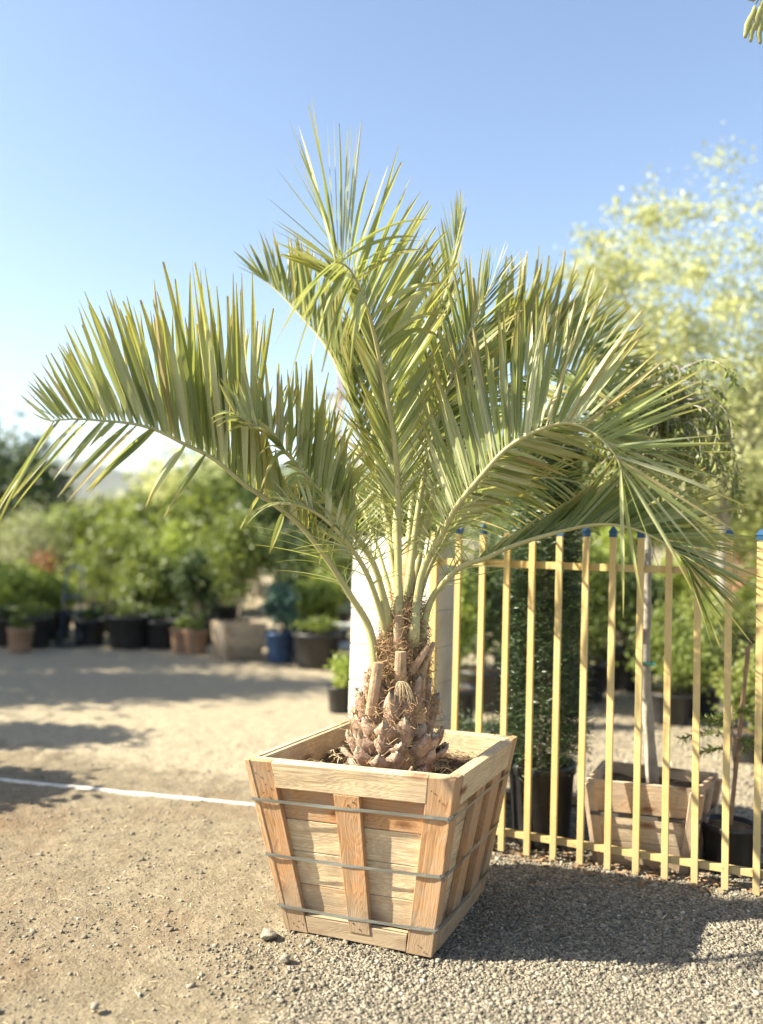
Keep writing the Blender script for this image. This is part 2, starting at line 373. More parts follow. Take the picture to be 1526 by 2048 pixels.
# ------------------------------------------------------------------ ground
def ground_mat(kind):
    m, n, l = new_mat('ground_' + kind)
    geo = n.new('ShaderNodeNewGeometry'); pos = geo.outputs['Position']
    big = noise(n, l, pos, 0.8, 6, 0.6); fine = noise(n, l, pos, 45, 6, 0.7); mid_ = noise(n, l, pos, 7, 6, 0.6)
    vo = n.new('ShaderNodeTexVoronoi'); vo.inputs['Scale'].default_value = 85; l.new(pos, vo.inputs['Vector'])
    vb = n.new('ShaderNodeTexVoronoi'); vb.inputs['Scale'].default_value = 42; l.new(pos, vb.inputs['Vector'])
    # gravel colours vary per stone
    rg = ramp(n, [(0.0, (0.10, 0.09, 0.07)), (0.5, (0.24, 0.21, 0.16)), (1.0, (0.42, 0.37, 0.29))]); 
    sv = n.new('ShaderNodeSeparateColor'); l.new(vo.outputs['Color'], sv.inputs[0]); l.new(sv.outputs[0], rg.inputs[0])
    rd = ramp(n, [(0.25, (0.16, 0.128, 0.082)), (0.75, (0.285, 0.235, 0.155))]); l.new(mid_, rd.inputs[0])
    dirt = mixc(n, l, 0.14, rd.outputs[0], rg.outputs[0])
    rb = ramp(n, [(0.50, (0, 0, 0)), (0.72, (1, 1, 1))]); l.new(big, rb.inputs[0])
    dirt = mixc(n, l, rb.outputs[0], dirt, (0.20, 0.135, 0.08))
    # gravel to the right of / beyond a wandering line, packed dirt to the left
    sx = n.new('ShaderNodeSeparateXYZ'); l.new(pos, sx.inputs[0])
    def lin(a, b, c):
        q = n.new('ShaderNodeMath'); q.operation = 'MULTIPLY_ADD'; l.new(sx.outputs[0], q.inputs[0]); q.inputs[1].default_value = a; q.inputs[2].default_value = c
        r_ = n.new('ShaderNodeMath'); r_.operation = 'MULTIPLY_ADD'; l.new(sx.outputs[1], r_.inputs[0]); r_.inputs[1].default_value = b; l.new(q.outputs[0], r_.inputs[2])
        s_ = n.new('ShaderNodeMath'); s_.operation = 'MULTIPLY_ADD'; l.new(mid_, s_.inputs[0]); s_.inputs[1].default_value = 0.9; l.new(r_.outputs[0], s_.inputs[2]); return s_.outputs[0]
    gm = ramp(n, [(0.35, (0, 0, 0)), (0.75, (1, 1, 1))]); l.new(lin(1.3, -0.2, 1.0), gm.inputs[0])
    col = mixc(n, l, gm.outputs[0], dirt, rg.outputs[0])
    pale = mixc(n, l, 0.62, rg.outputs[0], (0.42, 0.35, 0.235))
    fm = ramp(n, [(0.0, (0, 0, 0)), (0.25, (1, 1, 1))]); l.new(lin(0.32, 0.85, -4.75), fm.inputs[0])
    if kind == 'main': col = mixc(n, l, fm.outputs[0], col, pale)
    rf = ramp(n, [(0.25, (0.6, 0.58, 0.55)), (0.6, (1, 1, 1))]); l.new(fine, rf.inputs[0]); col = mixc(n, l, 1.0, col, rf.outputs[0], 'MULTIPLY')
    p = nd(n, 'ShaderNodeBsdfPrincipled'); l.new(col, p.inputs['Base Color']); p.inputs['Roughness'].default_value = 0.95; p.inputs['Specular IOR Level'].default_value = 0.1
    inv = n.new('ShaderNodeMath'); inv.operation = 'SUBTRACT'; inv.inputs[0].default_value = 1; l.new(vo.outputs['Distance'], inv.inputs[1])
    iv = n.new('ShaderNodeMath'); iv.operation = 'MULTIPLY'; l.new(inv.outputs[0], iv.inputs[0]); gmx = ramp(n, [(0.0, (.18, .18, .18)), (1.0, (1, 1, 1))]); l.new(gm.outputs[0], gmx.inputs[0]); l.new(gmx.outputs[0], iv.inputs[1])
    h = n.new('ShaderNodeMath'); h.operation = 'MULTIPLY_ADD'; l.new(fine, h.inputs[0]); h.inputs[1].default_value = 0.9; l.new(iv.outputs[0], h.inputs[2])
    h2 = n.new('ShaderNodeMath'); h2.operation = 'MULTIPLY_ADD'; l.new(mid_, h2.inputs[0]); h2.inputs[1].default_value = 1.4; l.new(h.outputs[0], h2.inputs[2])
    l.new(bump(n, l, h2.outputs[0], 1.0, 0.012), p.inputs['Normal']); out(n, l, p.outputs[0]); return m
M['ground'] = ground_mat('main')

def vnoise(x, y, seed=0):
    """cheap smooth value noise"""
    r = np.random.default_rng(seed).random((64, 64))
    xi = np.floor(x).astype(int); yi = np.floor(y).astype(int); fx = x - xi; fy = y - yi
    fx = fx * fx * (3 - 2 * fx); fy = fy * fy * (3 - 2 * fy)
    g = lambda a, b: r[a % 64, b % 64]
    return (g(xi, yi) * (1 - fx) + g(xi + 1, yi) * fx) * (1 - fy) + (g(xi, yi + 1) * (1 - fx) + g(xi + 1, yi + 1) * fx) * fy
def gz(x, y):
    """height of the lumpy ground near the camera"""
    x = np.asarray(x, float); y = np.asarray(y, float)
    h = (vnoise(x * 1.3, y * 1.3, 1) - .5) * 0.030 + (vnoise(x * 5, y * 5, 2) - .5) * 0.012 + (vnoise(x * 17, y * 17, 3) - .5) * 0.007 + (vnoise(x * 45, y * 45, 4) - .5) * 0.004
    e = np.clip((np.minimum.reduce([x + 3.2, 3.2 - x, y - 1.2, 7.5 - y])) / 0.5, 0, 1)
    return h * e - 0.004
# near lumpy patch and the big sheet around it are one ground mesh
def build_ground():
    nx, ny = 460, 440
    xs = np.linspace(-3.3, 3.3, nx); ys = np.linspace(1.1, 7.6, ny)
    X, Y = np.meshgrid(xs, ys, indexing='ij'); Z = gz(X, Y)
    V = np.c_[X.ravel(), Y.ravel(), Z.ravel()]
    idx = np.arange(nx * ny).reshape(nx, ny)
    Fq = np.c_[idx[:-1, :-1].ravel(), idx[1:, :-1].ravel(), idx[1:, 1:].ravel(), idx[:-1, 1:].ravel()]
    # surrounding ring out to the horizon
    B = 6000.0; k = len(V)
    ring = np.array([(-3.3, 1.1, -.004), (3.3, 1.1, -.004), (3.3, 7.6, -.004), (-3.3, 7.6, -.004), (-B, -B, -.004), (B, -B, -.004), (B, B, -.004), (-B, B, -.004)])
    V = np.r_[V, ring]
    R = np.array([(4, 5, 1, 0), (5, 6, 2, 1), (6, 7, 3, 2), (7, 4, 0, 3)]) + k
    Fq = np.r_[Fq, R]
    o = mesh_np('ground', V, Fq, np.full(len(V), .5), M['ground'], smooth=True, org=np.zeros(3))
    o['kind'] = 'structure'
build_ground()

# real stones
def stone_mat():
    m, n, l = new_mat('stones'); at = nd(n, 'ShaderNodeAttribute', attribute_name='lv'); geo = n.new('ShaderNodeNewGeometry')
    r = ramp(n, [(0, (0.08, 0.072, 0.057)), (0.45, (0.21, 0.187, 0.145)), (0.85, (0.35, 0.31, 0.24)), (1, (0.62, 0.57, 0.47))]); l.new(at.outputs['Fac'], r.inputs[0])
    f = noise(n, l, geo.outputs['Position'], 200, 3); rf = ramp(n, [(0.3, (0.75, 0.73, 0.7)), (0.65, (1, 1, 1))]); l.new(f, rf.inputs[0])
    p = nd(n, 'ShaderNodeBsdfPrincipled'); l.new(mixc(n, l, 1.0, r.outputs[0], rf.outputs[0], 'MULTIPLY'), p.inputs['Base Color']); p.inputs['Roughness'].default_value = 0.9
    p.inputs['Specular IOR Level'].default_value = 0.2
    out(n, l, p.outputs[0]); return m
M['stone'] = stone_mat()
g_ = (1 + 5 ** .5) / 2
ICO = np.array([(-1, g_, 0), (1, g_, 0), (-1, -g_, 0), (1, -g_, 0), (0, -1, g_), (0, 1, g_), (0, -1, -g_), (0, 1, -g_), (g_, 0, -1), (g_, 0, 1), (-g_, 0, -1), (-g_, 0, 1)]) / math.hypot(1, g_)
ICF = np.array([(0, 11, 5), (0, 5, 1), (0, 1, 7), (0, 7, 10), (0, 10, 11), (1, 5, 9), (5, 11, 4), (11, 10, 2), (10, 7, 6), (7, 1, 8), (3, 9, 4), (3, 4, 2), (3, 2, 6), (3, 6, 8), (3, 8, 9), (4, 9, 5), (2, 4, 11), (6, 2, 10), (8, 6, 7), (9, 8, 1)])
def stones(name, x, y, size, seed, z0=None, mat='stone'):
    r = np.random.default_rng(seed); n = len(x)
    v = ICO[None] * r.uniform(0.62, 1.25, (n, 12, 1))
    sc = size[:, None] * np.c_[r.uniform(.8, 1.3, n), r.uniform(.6, 1.0, n), r.uniform(.45, .8, n)]
    v = v * sc[:, None, :]
    a = r.uniform(0, 6.28, n); ca, sa = np.cos(a), np.sin(a)
    vx = v[..., 0] * ca[:, None] - v[..., 1] * sa[:, None]; vy = v[..., 0] * sa[:, None] + v[..., 1] * ca[:, None]
    tl = r.uniform(-.5, .5, n)[:, None]; vz = v[..., 2] + vx * tl * .6
    z = (gz(x, y) if z0 is None else z0) + size * 0.25
    V = np.stack([vx + x[:, None], vy + y[:, None], vz + z[:, None] if not np.isscalar(z) else vz + z], -1).reshape(-1, 3)
    Fq = (ICF[None] + (np.arange(n) * 12)[:, None, None]).reshape(-1, 3)
    lv = np.repeat(r.beta(2.2, 2.4, n), 12)
    return mesh_np(name, V, Fq, lv, M[mat], org=np.zeros(3))
rg = np.random.default_rng(5)
def sample_ground(n, xr, yr, dens, seed):
    r = np.random.default_rng(seed); X = []; Y = []; c = 0
    while c < n:
        x = r.uniform(*xr, n); y = r.uniform(*yr, n); k = r.random(n) < dens(x, y); X.append(x[k]); Y.append(y[k]); c += k.sum()
    return np.concatenate(X)[:n], np.concatenate(Y)[:n]
def dens_gravel(x, y):
    b = 1.3 * x - 0.2 * (y - 2.6) + 0.85 + (vnoise(x * 4, y * 4, 7) - .5) * 1.2
    return np.clip(b, 0.04, 1) * np.clip((6.0 - y) / 2, 0.1, 1)
x, y = sample_ground(62000, (-1.8, 2.3), (2.05, 5.6), dens_gravel, 1)
sz = np.random.default_rng(3).lognormal(math.log(0.0048), 0.38, len(x)).clip(.0025, .016)
tag(stones('gravel', x, y, sz, 2), 'loose grey and tan gravel around the crate and along the fence', 'gravel', kind='stuff')
x, y = sample_ground(9000, (-2.2, 1.0), (2.05, 6.5), lambda x, y: np.clip(.35 + (vnoise(x * 3, y * 3, 9) - .4) * 1.5, .05, 1), 11)
sz = np.random.default_rng(4).lognormal(math.log(0.0032), 0.45, len(x)).clip(.0012, .012)
tag(stones('dirt_crumbs', x, y, sz, 12), 'small crumbs of dirt and grit strewn over the packed earth drive', 'grit', kind='stuff')
x, y = sample_ground(260, (-2.2, .6), (2.1, 5.0), lambda x, y: np.clip((vnoise(x * 2, y * 2, 19) - .35) * 2, .03, 1), 17)
sz = np.random.default_rng(18).lognormal(math.log(0.0085), 0.35, len(x)).clip(.005, .018)
tag(stones('dirt_clods', x, y, sz, 19), 'scattered clods and pebbles lying on the packed dirt at the left', 'clods', kind='stuff')
x, y = sample_ground(14000, (0.3, 5.5), (4.0, 9.5), lambda x, y: np.clip((x * 0.447 + y - 4.75) * 3, 0, 1) * np.clip(1.3 - (y - 4) / 5, .1, 1), 21)
sz = np.random.default_rng(6).lognormal(math.log(0.010), 0.3, len(x)).clip(.004, .02)
tag(stones('path_gravel', x, y, sz, 22), 'pale sunlit gravel of the path behind the yellow fence', 'gravel', kind='stuff')

# a few single rocks one can point at
for (px, py, s, lab) in ((538, 1868, .030, 'rough fist sized rock on the ground beside the left foot of the crate'),
                         (570, 1918, .020, 'rounded stone in the gravel below the front of the crate'),
                         (190, 2012, .014, 'small dark stone lying alone on the dirt near the bottom left')):
    c = PZ(px, py, 0.01); bm = bmesh.new(); bmesh.ops.create_icosphere(bm, subdivisions=3, radius=s)
    rr = random.Random(px)
    for v in bm.verts:
        n_ = float(vnoise(np.array([v.co.x * 55 + px]), np.array([v.co.y * 55 + v.co.z * 60]), px)[0]); v.co *= 0.62 + n_ * 0.75; v.co.z *= .6
    me = bpy.data.meshes.new('rock'); bm.to_mesh(me); bm.free()
    me.attributes.new('lv', 'FLOAT', 'POINT').data.foreach_set('value', [0.6] * len(me.vertices)); me.materials.append(M['stone'])
    o = bpy.data.objects.new('rock', me); C.objects.link(o); o.location = c; tag(o, lab, 'rock')

# straw and twigs on the ground
def straws(name, n, xr, yr, seed, lens=(.015, .06), mat='straw', rad=.0009, zf=None, dens=None, region=None):
    r = random.Random(seed); mb = MB()
    k = 0
    while k < n:
        x, y = r.uniform(*xr), r.uniform(*yr)
        if region and not region(x, y): continue
        k += 1
        L = r.uniform(*lens); a = r.uniform(0, 6.28); z = (zf(x, y) if zf else float(gz(x, y))) + .004 + rad
        b = r.uniform(-.5, .5); p = []
        for i in range(4):
            t = i / 3; p.append((x + math.cos(a + b * t) * L * t, y + math.sin(a + b * t) * L * t, z + math.sin(t * 3.1) * L * .08))
        q = r.uniform(.6, 1.6) * rad
        mb.tube(p, [q, q * 1.1, q, q * .5], 4, r.random(), flat=r.uniform(.4, 1))
    return mb.build(name, M[mat])
tag(straws('straw', 420, (-1.6, 2.0), (2.1, 5.0), 3), 'dry straw and plant bits lying on the dirt and gravel', 'straw', kind='stuff')

# dry leaf litter under the fence
FX, FY, FD, FSP = 0.2817, 4.4918, -0.4207, 0.1261
fdir = Vector((math.cos(FD), math.sin(FD), 0)); fnor = Vector((math.sin(FD), -math.cos(FD), 0))   # towards the camera
def FP(i, z=0, off=0.0): return Vector((FX, FY, 0)) + fdir * (FSP * i) + fnor * off + Vector((0, 0, z))
mb = MB(); rr = random.Random(8)
for i in range(420):
    c = FP(rr.uniform(1.5, 17), 0, rr.gauss(-.02, .07)); c.z = float(gz(c.x, c.y)) + rr.uniform(.006, .018)
    a = rr.uniform(0, 6.28); L = rr.uniform(.012, .035); W = L * rr.uniform(.18, .4)
    d = Vector((math.cos(a), math.sin(a), rr.uniform(-.2, .3))); s_ = Vector((-math.sin(a), math.cos(a), rr.uniform(-.3, .3)))
    mb.add([tuple(c - d * L), tuple(c + s_ * W + Vector((0, 0, .003))), tuple(c + d * L), tuple(c - s_ * W)], [(0, 1, 2), (0, 2, 3)], rr.random())
M['litter'] = plain('dead_leaf', (0.26, 0.17, 0.10), .85, .5, 9, spec=.2)
tag(mb.build('leaf_litter', M['litter']), 'dry fallen leaves gathered under the yellow fence', 'leaf litter', kind='stuff')

# white strip across the drive, wooden board beyond the crate
a = PZ(-60, 1553, 0); b = PZ(130, 1572, 0); c_ = PZ(520, 1613, 0)
mb = MB(); pts = catmull([a, b, PZ(330, 1592, 0), c_, c_ + (c_ - b) * 0.75], 40)
vs = []; fs = []
for i, p in enumerate(pts):
    t = (pts[min(i + 1, 40)] - pts[max(i - 1, 0)]).normalized(); sd = Vector((-t.y, t.x, 0)); z = float(gz(p.x, p.y))
    wv = .0145 * (1 + .25 * math.sin(i * 1.7) * math.sin(i * .6))
    for s_, zz in ((-1, -.01), (-.9, .007), (.9, .007), (1, -.01)):
        q = p + sd * wv * s_; vs.append((q.x, q.y, z * .5 + zz))
for i in range(40):
    for k in range(3): fs.append((i * 4 + k, i * 4 + k + 1, i * 4 + k + 5, i * 4 + k + 4))
mb.add(vs, fs)
tag(mb.build('threshold_strip', M['whitep']), 'narrow white strip set across the drive running up to the crate', 'strip')

# ------------------------------------------------------------------ wooden crate
def quad_map(bl, br, tl, tr):
    n_ = ((br - bl).cross(tl - bl)).normalized()
    def f(u, v, o):
        p = bl * (1 - u) * (1 - v) + br * u * (1 - v) + tr * u * v + tl * (1 - u) * v
        return p + n_ * o
    return f
def face_piece(mb, f, u0, u1, v0, v1, o0, o1, lv=.5, skew=(0, 0), jit=0.0, seed=None, nu=1):
    """a board on a crate face: u along, v up, o outward; skew moves the top in u"""
    r = random.Random(seed if seed is not None else random.random())
    off = r.uniform(0, 40)
    j = lambda: r.uniform(-jit, jit)
    cs = [(u0 + j(), v0 + j(), 0), (u1 + j(), v0 + j(), 0), (u1 + skew[1] + j(), v1 + j(), 0), (u0 + skew[0] + j(), v1 + j(), 0)]
    pts = [f(u, v, o0) for u, v, _ in cs] + [f(u, v, o1) for u, v, _ in cs]
    # order: bottom ring (inner), top ring (outer)
    Lu = (pts[1] - pts[0]).length; Lv = (pts[3] - pts[0]).length
    g = []
    for k in range(8):
        q = k % 4; uu = (0, 1, 1, 0)[q] * Lu; vv = (0, 0, 1, 1)[q] * Lv; oo = (o0 if k < 4 else o1)
        g.append((uu + off, vv + off, oo) if Lu >= Lv else (vv + off, uu + off, oo))
    mb.box8(pts, lv, g)

Hc = 0.666
tops = [PZ(487, 1519, Hc), PZ(911, 1560, Hc), PZ(1035, 1473, Hc), PZ(692, 1440, Hc)]
bots = [PZ(570, 1858, 0), PZ(863, 1916, 0), PZ(966, 1787, 0)]
bots.append(bots[0] + bots[2] - bots[1])
cen = sum(bots, Vector()) / 4
crate = root('wooden_planter_crate', (cen.x, cen.y, 0), 'large tapered pine crate bound with grey straps holding the palm', 'planter')
# outer skin is 45 mm outside the boards' inner face: faces run through the outer corners, offsets are negative inwards
names = ['front', 'right', 'back', 'left']
PO = 0.0; RT = 0.024; BT = 0.020      # rail thickness, board thickness
for k in range(4):
    a_, b_ = k, (k + 1) % 4
    f = quad_map(bots[a_], bots[b_], tops[a_], tops[b_])
    rs = random.Random(100 + k)
    wdt = (tops[b_] - tops[a_]).length
    pw = 0.062 / wdt * 1.0
    # rails and posts
    def piece(name, *args, **kw):
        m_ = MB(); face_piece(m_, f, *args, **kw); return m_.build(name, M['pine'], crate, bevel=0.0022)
    if k == 0:
        piece('corner_post', 0.0, 0.165, 0.0, 1.0, -RT, 0, lv=.75, skew=(.0, -.03), seed=1)
        piece('corner_post', 0.835, 1.0, 0.0, 1.0, -RT, 0.001, lv=.80, skew=(.045, 0), seed=2)
        piece('top_rail', 0.137, 0.878, 0.855, 1.0, -RT, 0.002, lv=.1, seed=3)
        piece('bottom_rail', 0.168, 0.832, 0.005, 0.105, -RT, 0.0, lv=.2, seed=4)
        piece('batten', 0.46, 0.60, 0.062, 0.853, -RT, 0.003, lv=.78, skew=(-.03, -.042), seed=5)
        for (v0, v1, lv) in ((.108, .275, .05), (.279, .470, .15), (.474, .655, .0), (.660, .852, 1.0)):
            piece('board', 0.05, 0.95, v0, v1, -RT - BT, -RT - .001, lv=lv, seed=int(v0 * 1000))
        piece('board', 0.03, 0.97, .853, .992, -RT - BT - .002, -RT - .001, lv=0.1, seed=70)
    elif k == 1:
        piece('corner_post', 0.0, 0.10, 0.0, 1.0, -RT, 0.0, lv=.7, seed=11)
        piece('corner_post', 0.885, 1.0, 0.02, 1.0, -RT, 0.0, lv=.8, seed=12)
        piece('top_rail', 0.102, 0.883, 0.835, 1.004, -RT, 0.006, lv=.35, seed=13)
        piece('bottom_rail', 0.102, 0.883, 0.0, 0.115, -RT, 0.002, lv=.5, seed=14)
        piece('batten', 0.28, 0.42, 0.12, 0.83, -RT, 0.002, lv=.9, skew=(.10, .10), seed=15)
        piece('batten', 0.60, 0.76, 0.12, 0.83, -RT, 0.004, lv=.95, skew=(.03, .03), seed=16)
        for (v0, v1, lv) in ((.02, .275, .3), (.28, .47, .2), (.474, .66, .1), (.665, .86, .5), (.862, .99, .2)):
            piece('board', 0.03, 0.97, v0, v1, -RT - BT, -RT - .001, lv=lv, seed=int(v0 * 1000) + 5)
    else:
        piece('corner_post', 0.0, 0.12, 0.0, 1.0, -RT, 0.0, lv=.6, seed=21 + k)
        piece('corner_post', 0.88, 1.0, 0.0, 1.0, -RT, 0.0, lv=.6, seed=31 + k)
        piece('top_rail', 0.122, 0.878, 0.86, 1.0, -RT, 0.0, lv=.2, seed=41 + k)
        piece('bottom_rail', 0.122, 0.878, 0.0, 0.11, -RT, 0.0, lv=.2, seed=51 + k)
        piece('batten', 0.45, 0.56, 0.11, 0.86, -RT, 0.002, lv=.6, seed=61 + k)
        for (v0, v1, lv) in ((.02, .275, .1), (.28, .47, .2), (.474, .66, .1), (.665, .80, .2), (.803, .992, .05)):
            piece('board', 0.03, 0.97, v0, v1, -RT - BT, -RT - .001, lv=lv, seed=int(v0 * 1000) + k)
# straps
def ring_at(v, o, sag=0.0):
    pts = []
    for k in range(4):
        a_, b_ = k, (k + 1) % 4; f = quad_map(bots[a_], bots[b_], tops[a_], tops[b_])
        for j in range(12):
            u = j / 12; uu = u
            d = -sag * math.sin(math.pi * u)
            out_ = o + .003 - (.004 * math.sin(math.pi * u) ** 2)
            vv = v + d + (.012 * (u - .5) if k == 0 else 0)
            pts.append(f(uu, vv, out_ if 0 < j else o + .002))
    return pts
for (v, sg) in ((.785, .006), (.462, .010), (.158, .012)):
    pts = ring_at(v, 0.004, sg); mb = MB(); n = len(pts); vs = []; fs = []
    for i, p in enumerate(pts):
        q = pts[(i + 1) % n] - pts[i - 1]; t = q.normalized(); up = Vector((0, 0, 1)); nn = t.cross(up).normalized()
        tw = .0016 * math.sin(i * .9)
        for (a2, b2) in ((-.0008, -.0055), (.0008, -.0055), (.0008, .0055), (-.0008, .0055)):
            vs.append(tuple(p + nn * (a2 + tw * (1 if b2 > 0 else -1) * .6) + up * b2))
    for i in range(n):
        for k in range(4):
            fs.append((i * 4 + k, i * 4 + (k + 1) % 4, ((i + 1) % n) * 4 + (k + 1) % 4, ((i + 1) % n) * 4 + k))
    mb.add(vs, fs); mb.build('strap', M['strap'], crate)
    # twisted wire knot at the near corner
    c0 = bots[1] * (1 - v) + tops[1] * v; mb = MB(); r2 = random.Random(int(v * 100))
    for w_ in range(3):
        p = [c0 + Vector((r2.uniform(-.012, .014), r2.uniform(-.014, -.004), r2.uniform(-.014, .014))) for _ in range(5)]
        mb.tube(catmull(p, 14), .0011, 5)
    mb.build('wire_knot', M['wire'], crate)
# nail heads
mb = MB(); rn = random.Random(4)
f = quad_map(bots[0], bots[1], tops[0], tops[1])
for (u, v) in [(.05, .93), (.09, .87), (.07, .82), (.12, .95), (.5, .80), (.53, .82), (.49, .12), (.53, .09), (.9, .93), (.94, .88), (.91, .06), (.95, .03), (.08, .05), (.12, .07)]:
    mb = MB(); c0 = f(u, v, .0035); c1 = f(u, v, .0055); mb.tube([c0, c1], .003, 6); mb.build('nail', M['wire'], crate)
# soil in the crate
SZ = 0.575
def soil_patch(corn, z, parent, amp=.02, n=40, seed=0, name='soil'):
    vs = []; lv = []
    for i in range(n + 1):
        for j in range(n + 1):
            u, v = i / n, j / n; p = corn[0] * (1 - u) * (1 - v) + corn[1] * u * (1 - v) + corn[2] * u * v + corn[3] * (1 - u) * v
            h = float(vnoise(np.array([p.x * 12]), np.array([p.y * 12]), seed)[0] - .5) * amp * 2 + float(vnoise(np.array([p.x * 50]), np.array([p.y * 50]), seed + 1)[0] - .5) * amp
            vs.append((p.x, p.y, z + h))
    mb = MB(); mb.add(vs, [(i * (n + 1) + j, (i + 1) * (n + 1) + j, (i + 1) * (n + 1) + j + 1, i * (n + 1) + j + 1) for i in range(n) for j in range(n)])
    return mb.build(name, M['soil'], parent, smooth=True)
vv = SZ / Hc
inn = []
lv_c = [bots[k] * (1 - vv) + tops[k] * vv for k in range(4)]; cc = sum(lv_c, Vector()) / 4
for p in lv_c: inn.append(cc + (p - cc) * 0.93)
soil_patch(inn, SZ, crate, .016, 44, 31)
TC = Vector((cc.x, cc.y, SZ)); TC = P(790, 1500, (cc - Vector((0, 0, CAMZ))).dot(D_) ); TC.z = SZ
print('trunk centre', TC, 'crate', tops, bots)
mbx = MB(); r3 = random.Random(77)
for i in range(260):
    u, v = r3.random(), r3.random(); p = inn[0] * (1 - u) * (1 - v) + inn[1] * u * (1 - v) + inn[2] * u * v + inn[3] * (1 - u) * v
    p = cc + (p - cc) * .9; a = r3.uniform(0, 6.28); L = r3.uniform(.02, .10)
    z = SZ + .018 + r3.uniform(0, .012)
    mbx.tube([(p.x, p.y, z), (p.x + math.cos(a) * L * .5, p.y + math.sin(a) * L * .5, z + r3.uniform(0, .02)), (p.x + math.cos(a + .3) * L, p.y + math.sin(a + .3) * L, z)], [.001, .0013, .0007], 4, r3.random())
o = mbx.build('mulch', M['straw'], crate); o['kind'] = 'stuff'

# ------------------------------------------------------------------ palm
DT = (TC - Vector((0, 0, CAMZ))).dot(D_)      # distance of the trunk
palm = root('palm_tree', (TC.x, TC.y, SZ), 'feathery jelly palm with arching grey green fronds growing in the big pine crate', 'palm tree')
# trunk core follows photo silhouette: (py, half width px, centre px)
prof = [(1545, 68, 788), (1500, 73, 788), (1450, 68, 790), (1400, 55, 793), (1350, 42, 799), (1300, 37, 805), (1250, 29, 810), (1200, 22, 812), (1150, 16, 815), (1090, 8, 815)]
mb = MB(); cl = [P(c_, y_, DT) for (y_, w_, c_) in prof]; rad = [w_ * DT / F_PX for (y_, w_, c_) in prof]
mb.tube(cl, rad, 20, .5); mb.build('trunk', M['fibre'], palm, smooth=True)
def core(t):
    """centre and radius of the trunk at photo row t"""
    for i in range(len(prof) - 1):
        a, b = prof[i], prof[i + 1]
        if b[0] <= t <= a[0]:
            k = (a[0] - t) / (a[0] - b[0]); return cl[i].lerp(cl[i + 1], k), rad[i] * (1 - k) + rad[i + 1] * k
    return cl[0], rad[0]
# boots: old leaf bases as ragged pointed scales in spiral rows
def boot(th, py, wd, ht, lean, seed, thick=.016):
    r = random.Random(seed); c, R = core(py)
    ra = Vector((math.cos(th), math.sin(th), 0)); ta = Vector((-math.sin(th), math.cos(th), 0)); up = Vector((0, 0, 1))
    mb = MB(); n, m_ = 7, 9; vs = []; 
    tipx = r.uniform(-.25, .25)
    for side in (0, 1):
        for i in range(m_ + 1):
            s = i / m_
            ww = wd * (0.80 + .35 * math.sin(min(1, s * 1.6) * 1.57)) * (1 - max(0, (s - .45) / .55) ** 1.6 * .93)
            for j in range(n + 1):
                q = j / n * 2 - 1
                rag = (r.random() - .5) * (.022 if s > .8 else .004)
                o_ = R + .004 + math.sin(s * 2.2) * lean * .55 + lean * s * .75 - (q * q) * wd * .55 * (1 - .5 * s) + (thick * (1 - .6 * s) * (1 - q * q * .6) if side else 0)
                p = c + ra * (o_) + ta * (q * ww / 2 + tipx * wd * s * s) + up * (ht * (s - .25) + rag - q * q * .012 * s)
                vs.append(tuple(p))
    w_ = n + 1; K = (m_ + 1) * w_; fs = []
    for i in range(m_):
        for j in range(n):
            a = i * w_ + j
            fs.append((a, a + w_, a + w_ + 1, a + 1)); fs.append((K + a, K + a + 1, K + a + w_ + 1, K + a + w_))
    for i in range(m_):
        a = i * w_; fs.append((a, K + a, K + a + w_, a + w_)); a = i * w_ + n; fs.append((a, a + w_, K + a + w_, K + a))
    for j in range(n):
        a = m_ * w_ + j; fs.append((a, K + a, K + a + 1, a + 1))
    ns = len(fs); mb.add(vs, fs, r.random())
    mb.m = [0] * ns
    for i, q in enumerate(fs):
        if max(q) - min(q) > w_ + 2 or (max(x_ % K for x_ in q) // w_) >= m_: mb.m[i] = 1
    return mb.build('leaf_base', [M['boot'], M['bootedge']], palm, smooth=True)
sd = 0
rb = random.Random(12)
for row, (py, n, wd, ht, lean) in enumerate(((1535, 15, .080, .062, .036), (1512, 14, .086, .080, .034), (1486, 13, .088, .095, .030), (1458, 12, .086, .105, .026), (1428, 11, .080, .115, .020), (1398, 10, .072, .12, .016), (1366, 8, .062, .12, .014))):
    for k in range(n):
        if rb.random() < .08: continue
        th = (k + (row % 2) * .5) / n * 2 * math.pi + rb.uniform(-.08, .08)
        sd += 1; boot(th, py + rb.uniform(-8, 8), wd * rb.uniform(.75, 1.2), ht * rb.uniform(.65, 1.25), lean * rb.uniform(.3, 1.7), sd)
# cut petiole stubs
def stub(p0, p1, p2, w0, w1, flat=.5, side=None):
    pts = catmull([p0, p1, p2], 10); mb = MB(); mb.tube(pts, [w0 + (w1 - w0) * i / 10 for i in range(11)], 12, .5, flat=flat, side=side or Vector((1, 0, 0)))
    return mb.build('cut_stalk', M['stub'], palm, bevel=.002)
k = DT / F_PX
stub(P(742, 1430, DT - .11), P(748, 1385, DT - .13), P(757, 1325, DT - .13), .024, .021)
stub(P(803, 1380, DT - .10), P(801, 1340, DT - .125), P(802, 1303, DT - .13), .026, .022)
stub(P(797, 1298, DT - .09), P(796, 1265, DT - .10), P(797, 1231, DT - .11), .020, .016)
stub(P(822, 1345, DT - .10), P(840, 1318, DT - .10), P(857, 1292, DT - .10), .017, .011)
stub(P(842, 1400, DT - .08), P(848, 1340, DT - .08), P(868, 1284, DT - .06), .016, .008)
stub(P(778, 1450, DT - .12), P(779, 1425, DT - .13), P(781, 1408, DT - .14), .030, .014)
stub(P(838, 1445, DT - .10), P(840, 1420, DT - .11), P(838, 1396, DT - .11), .028, .012)
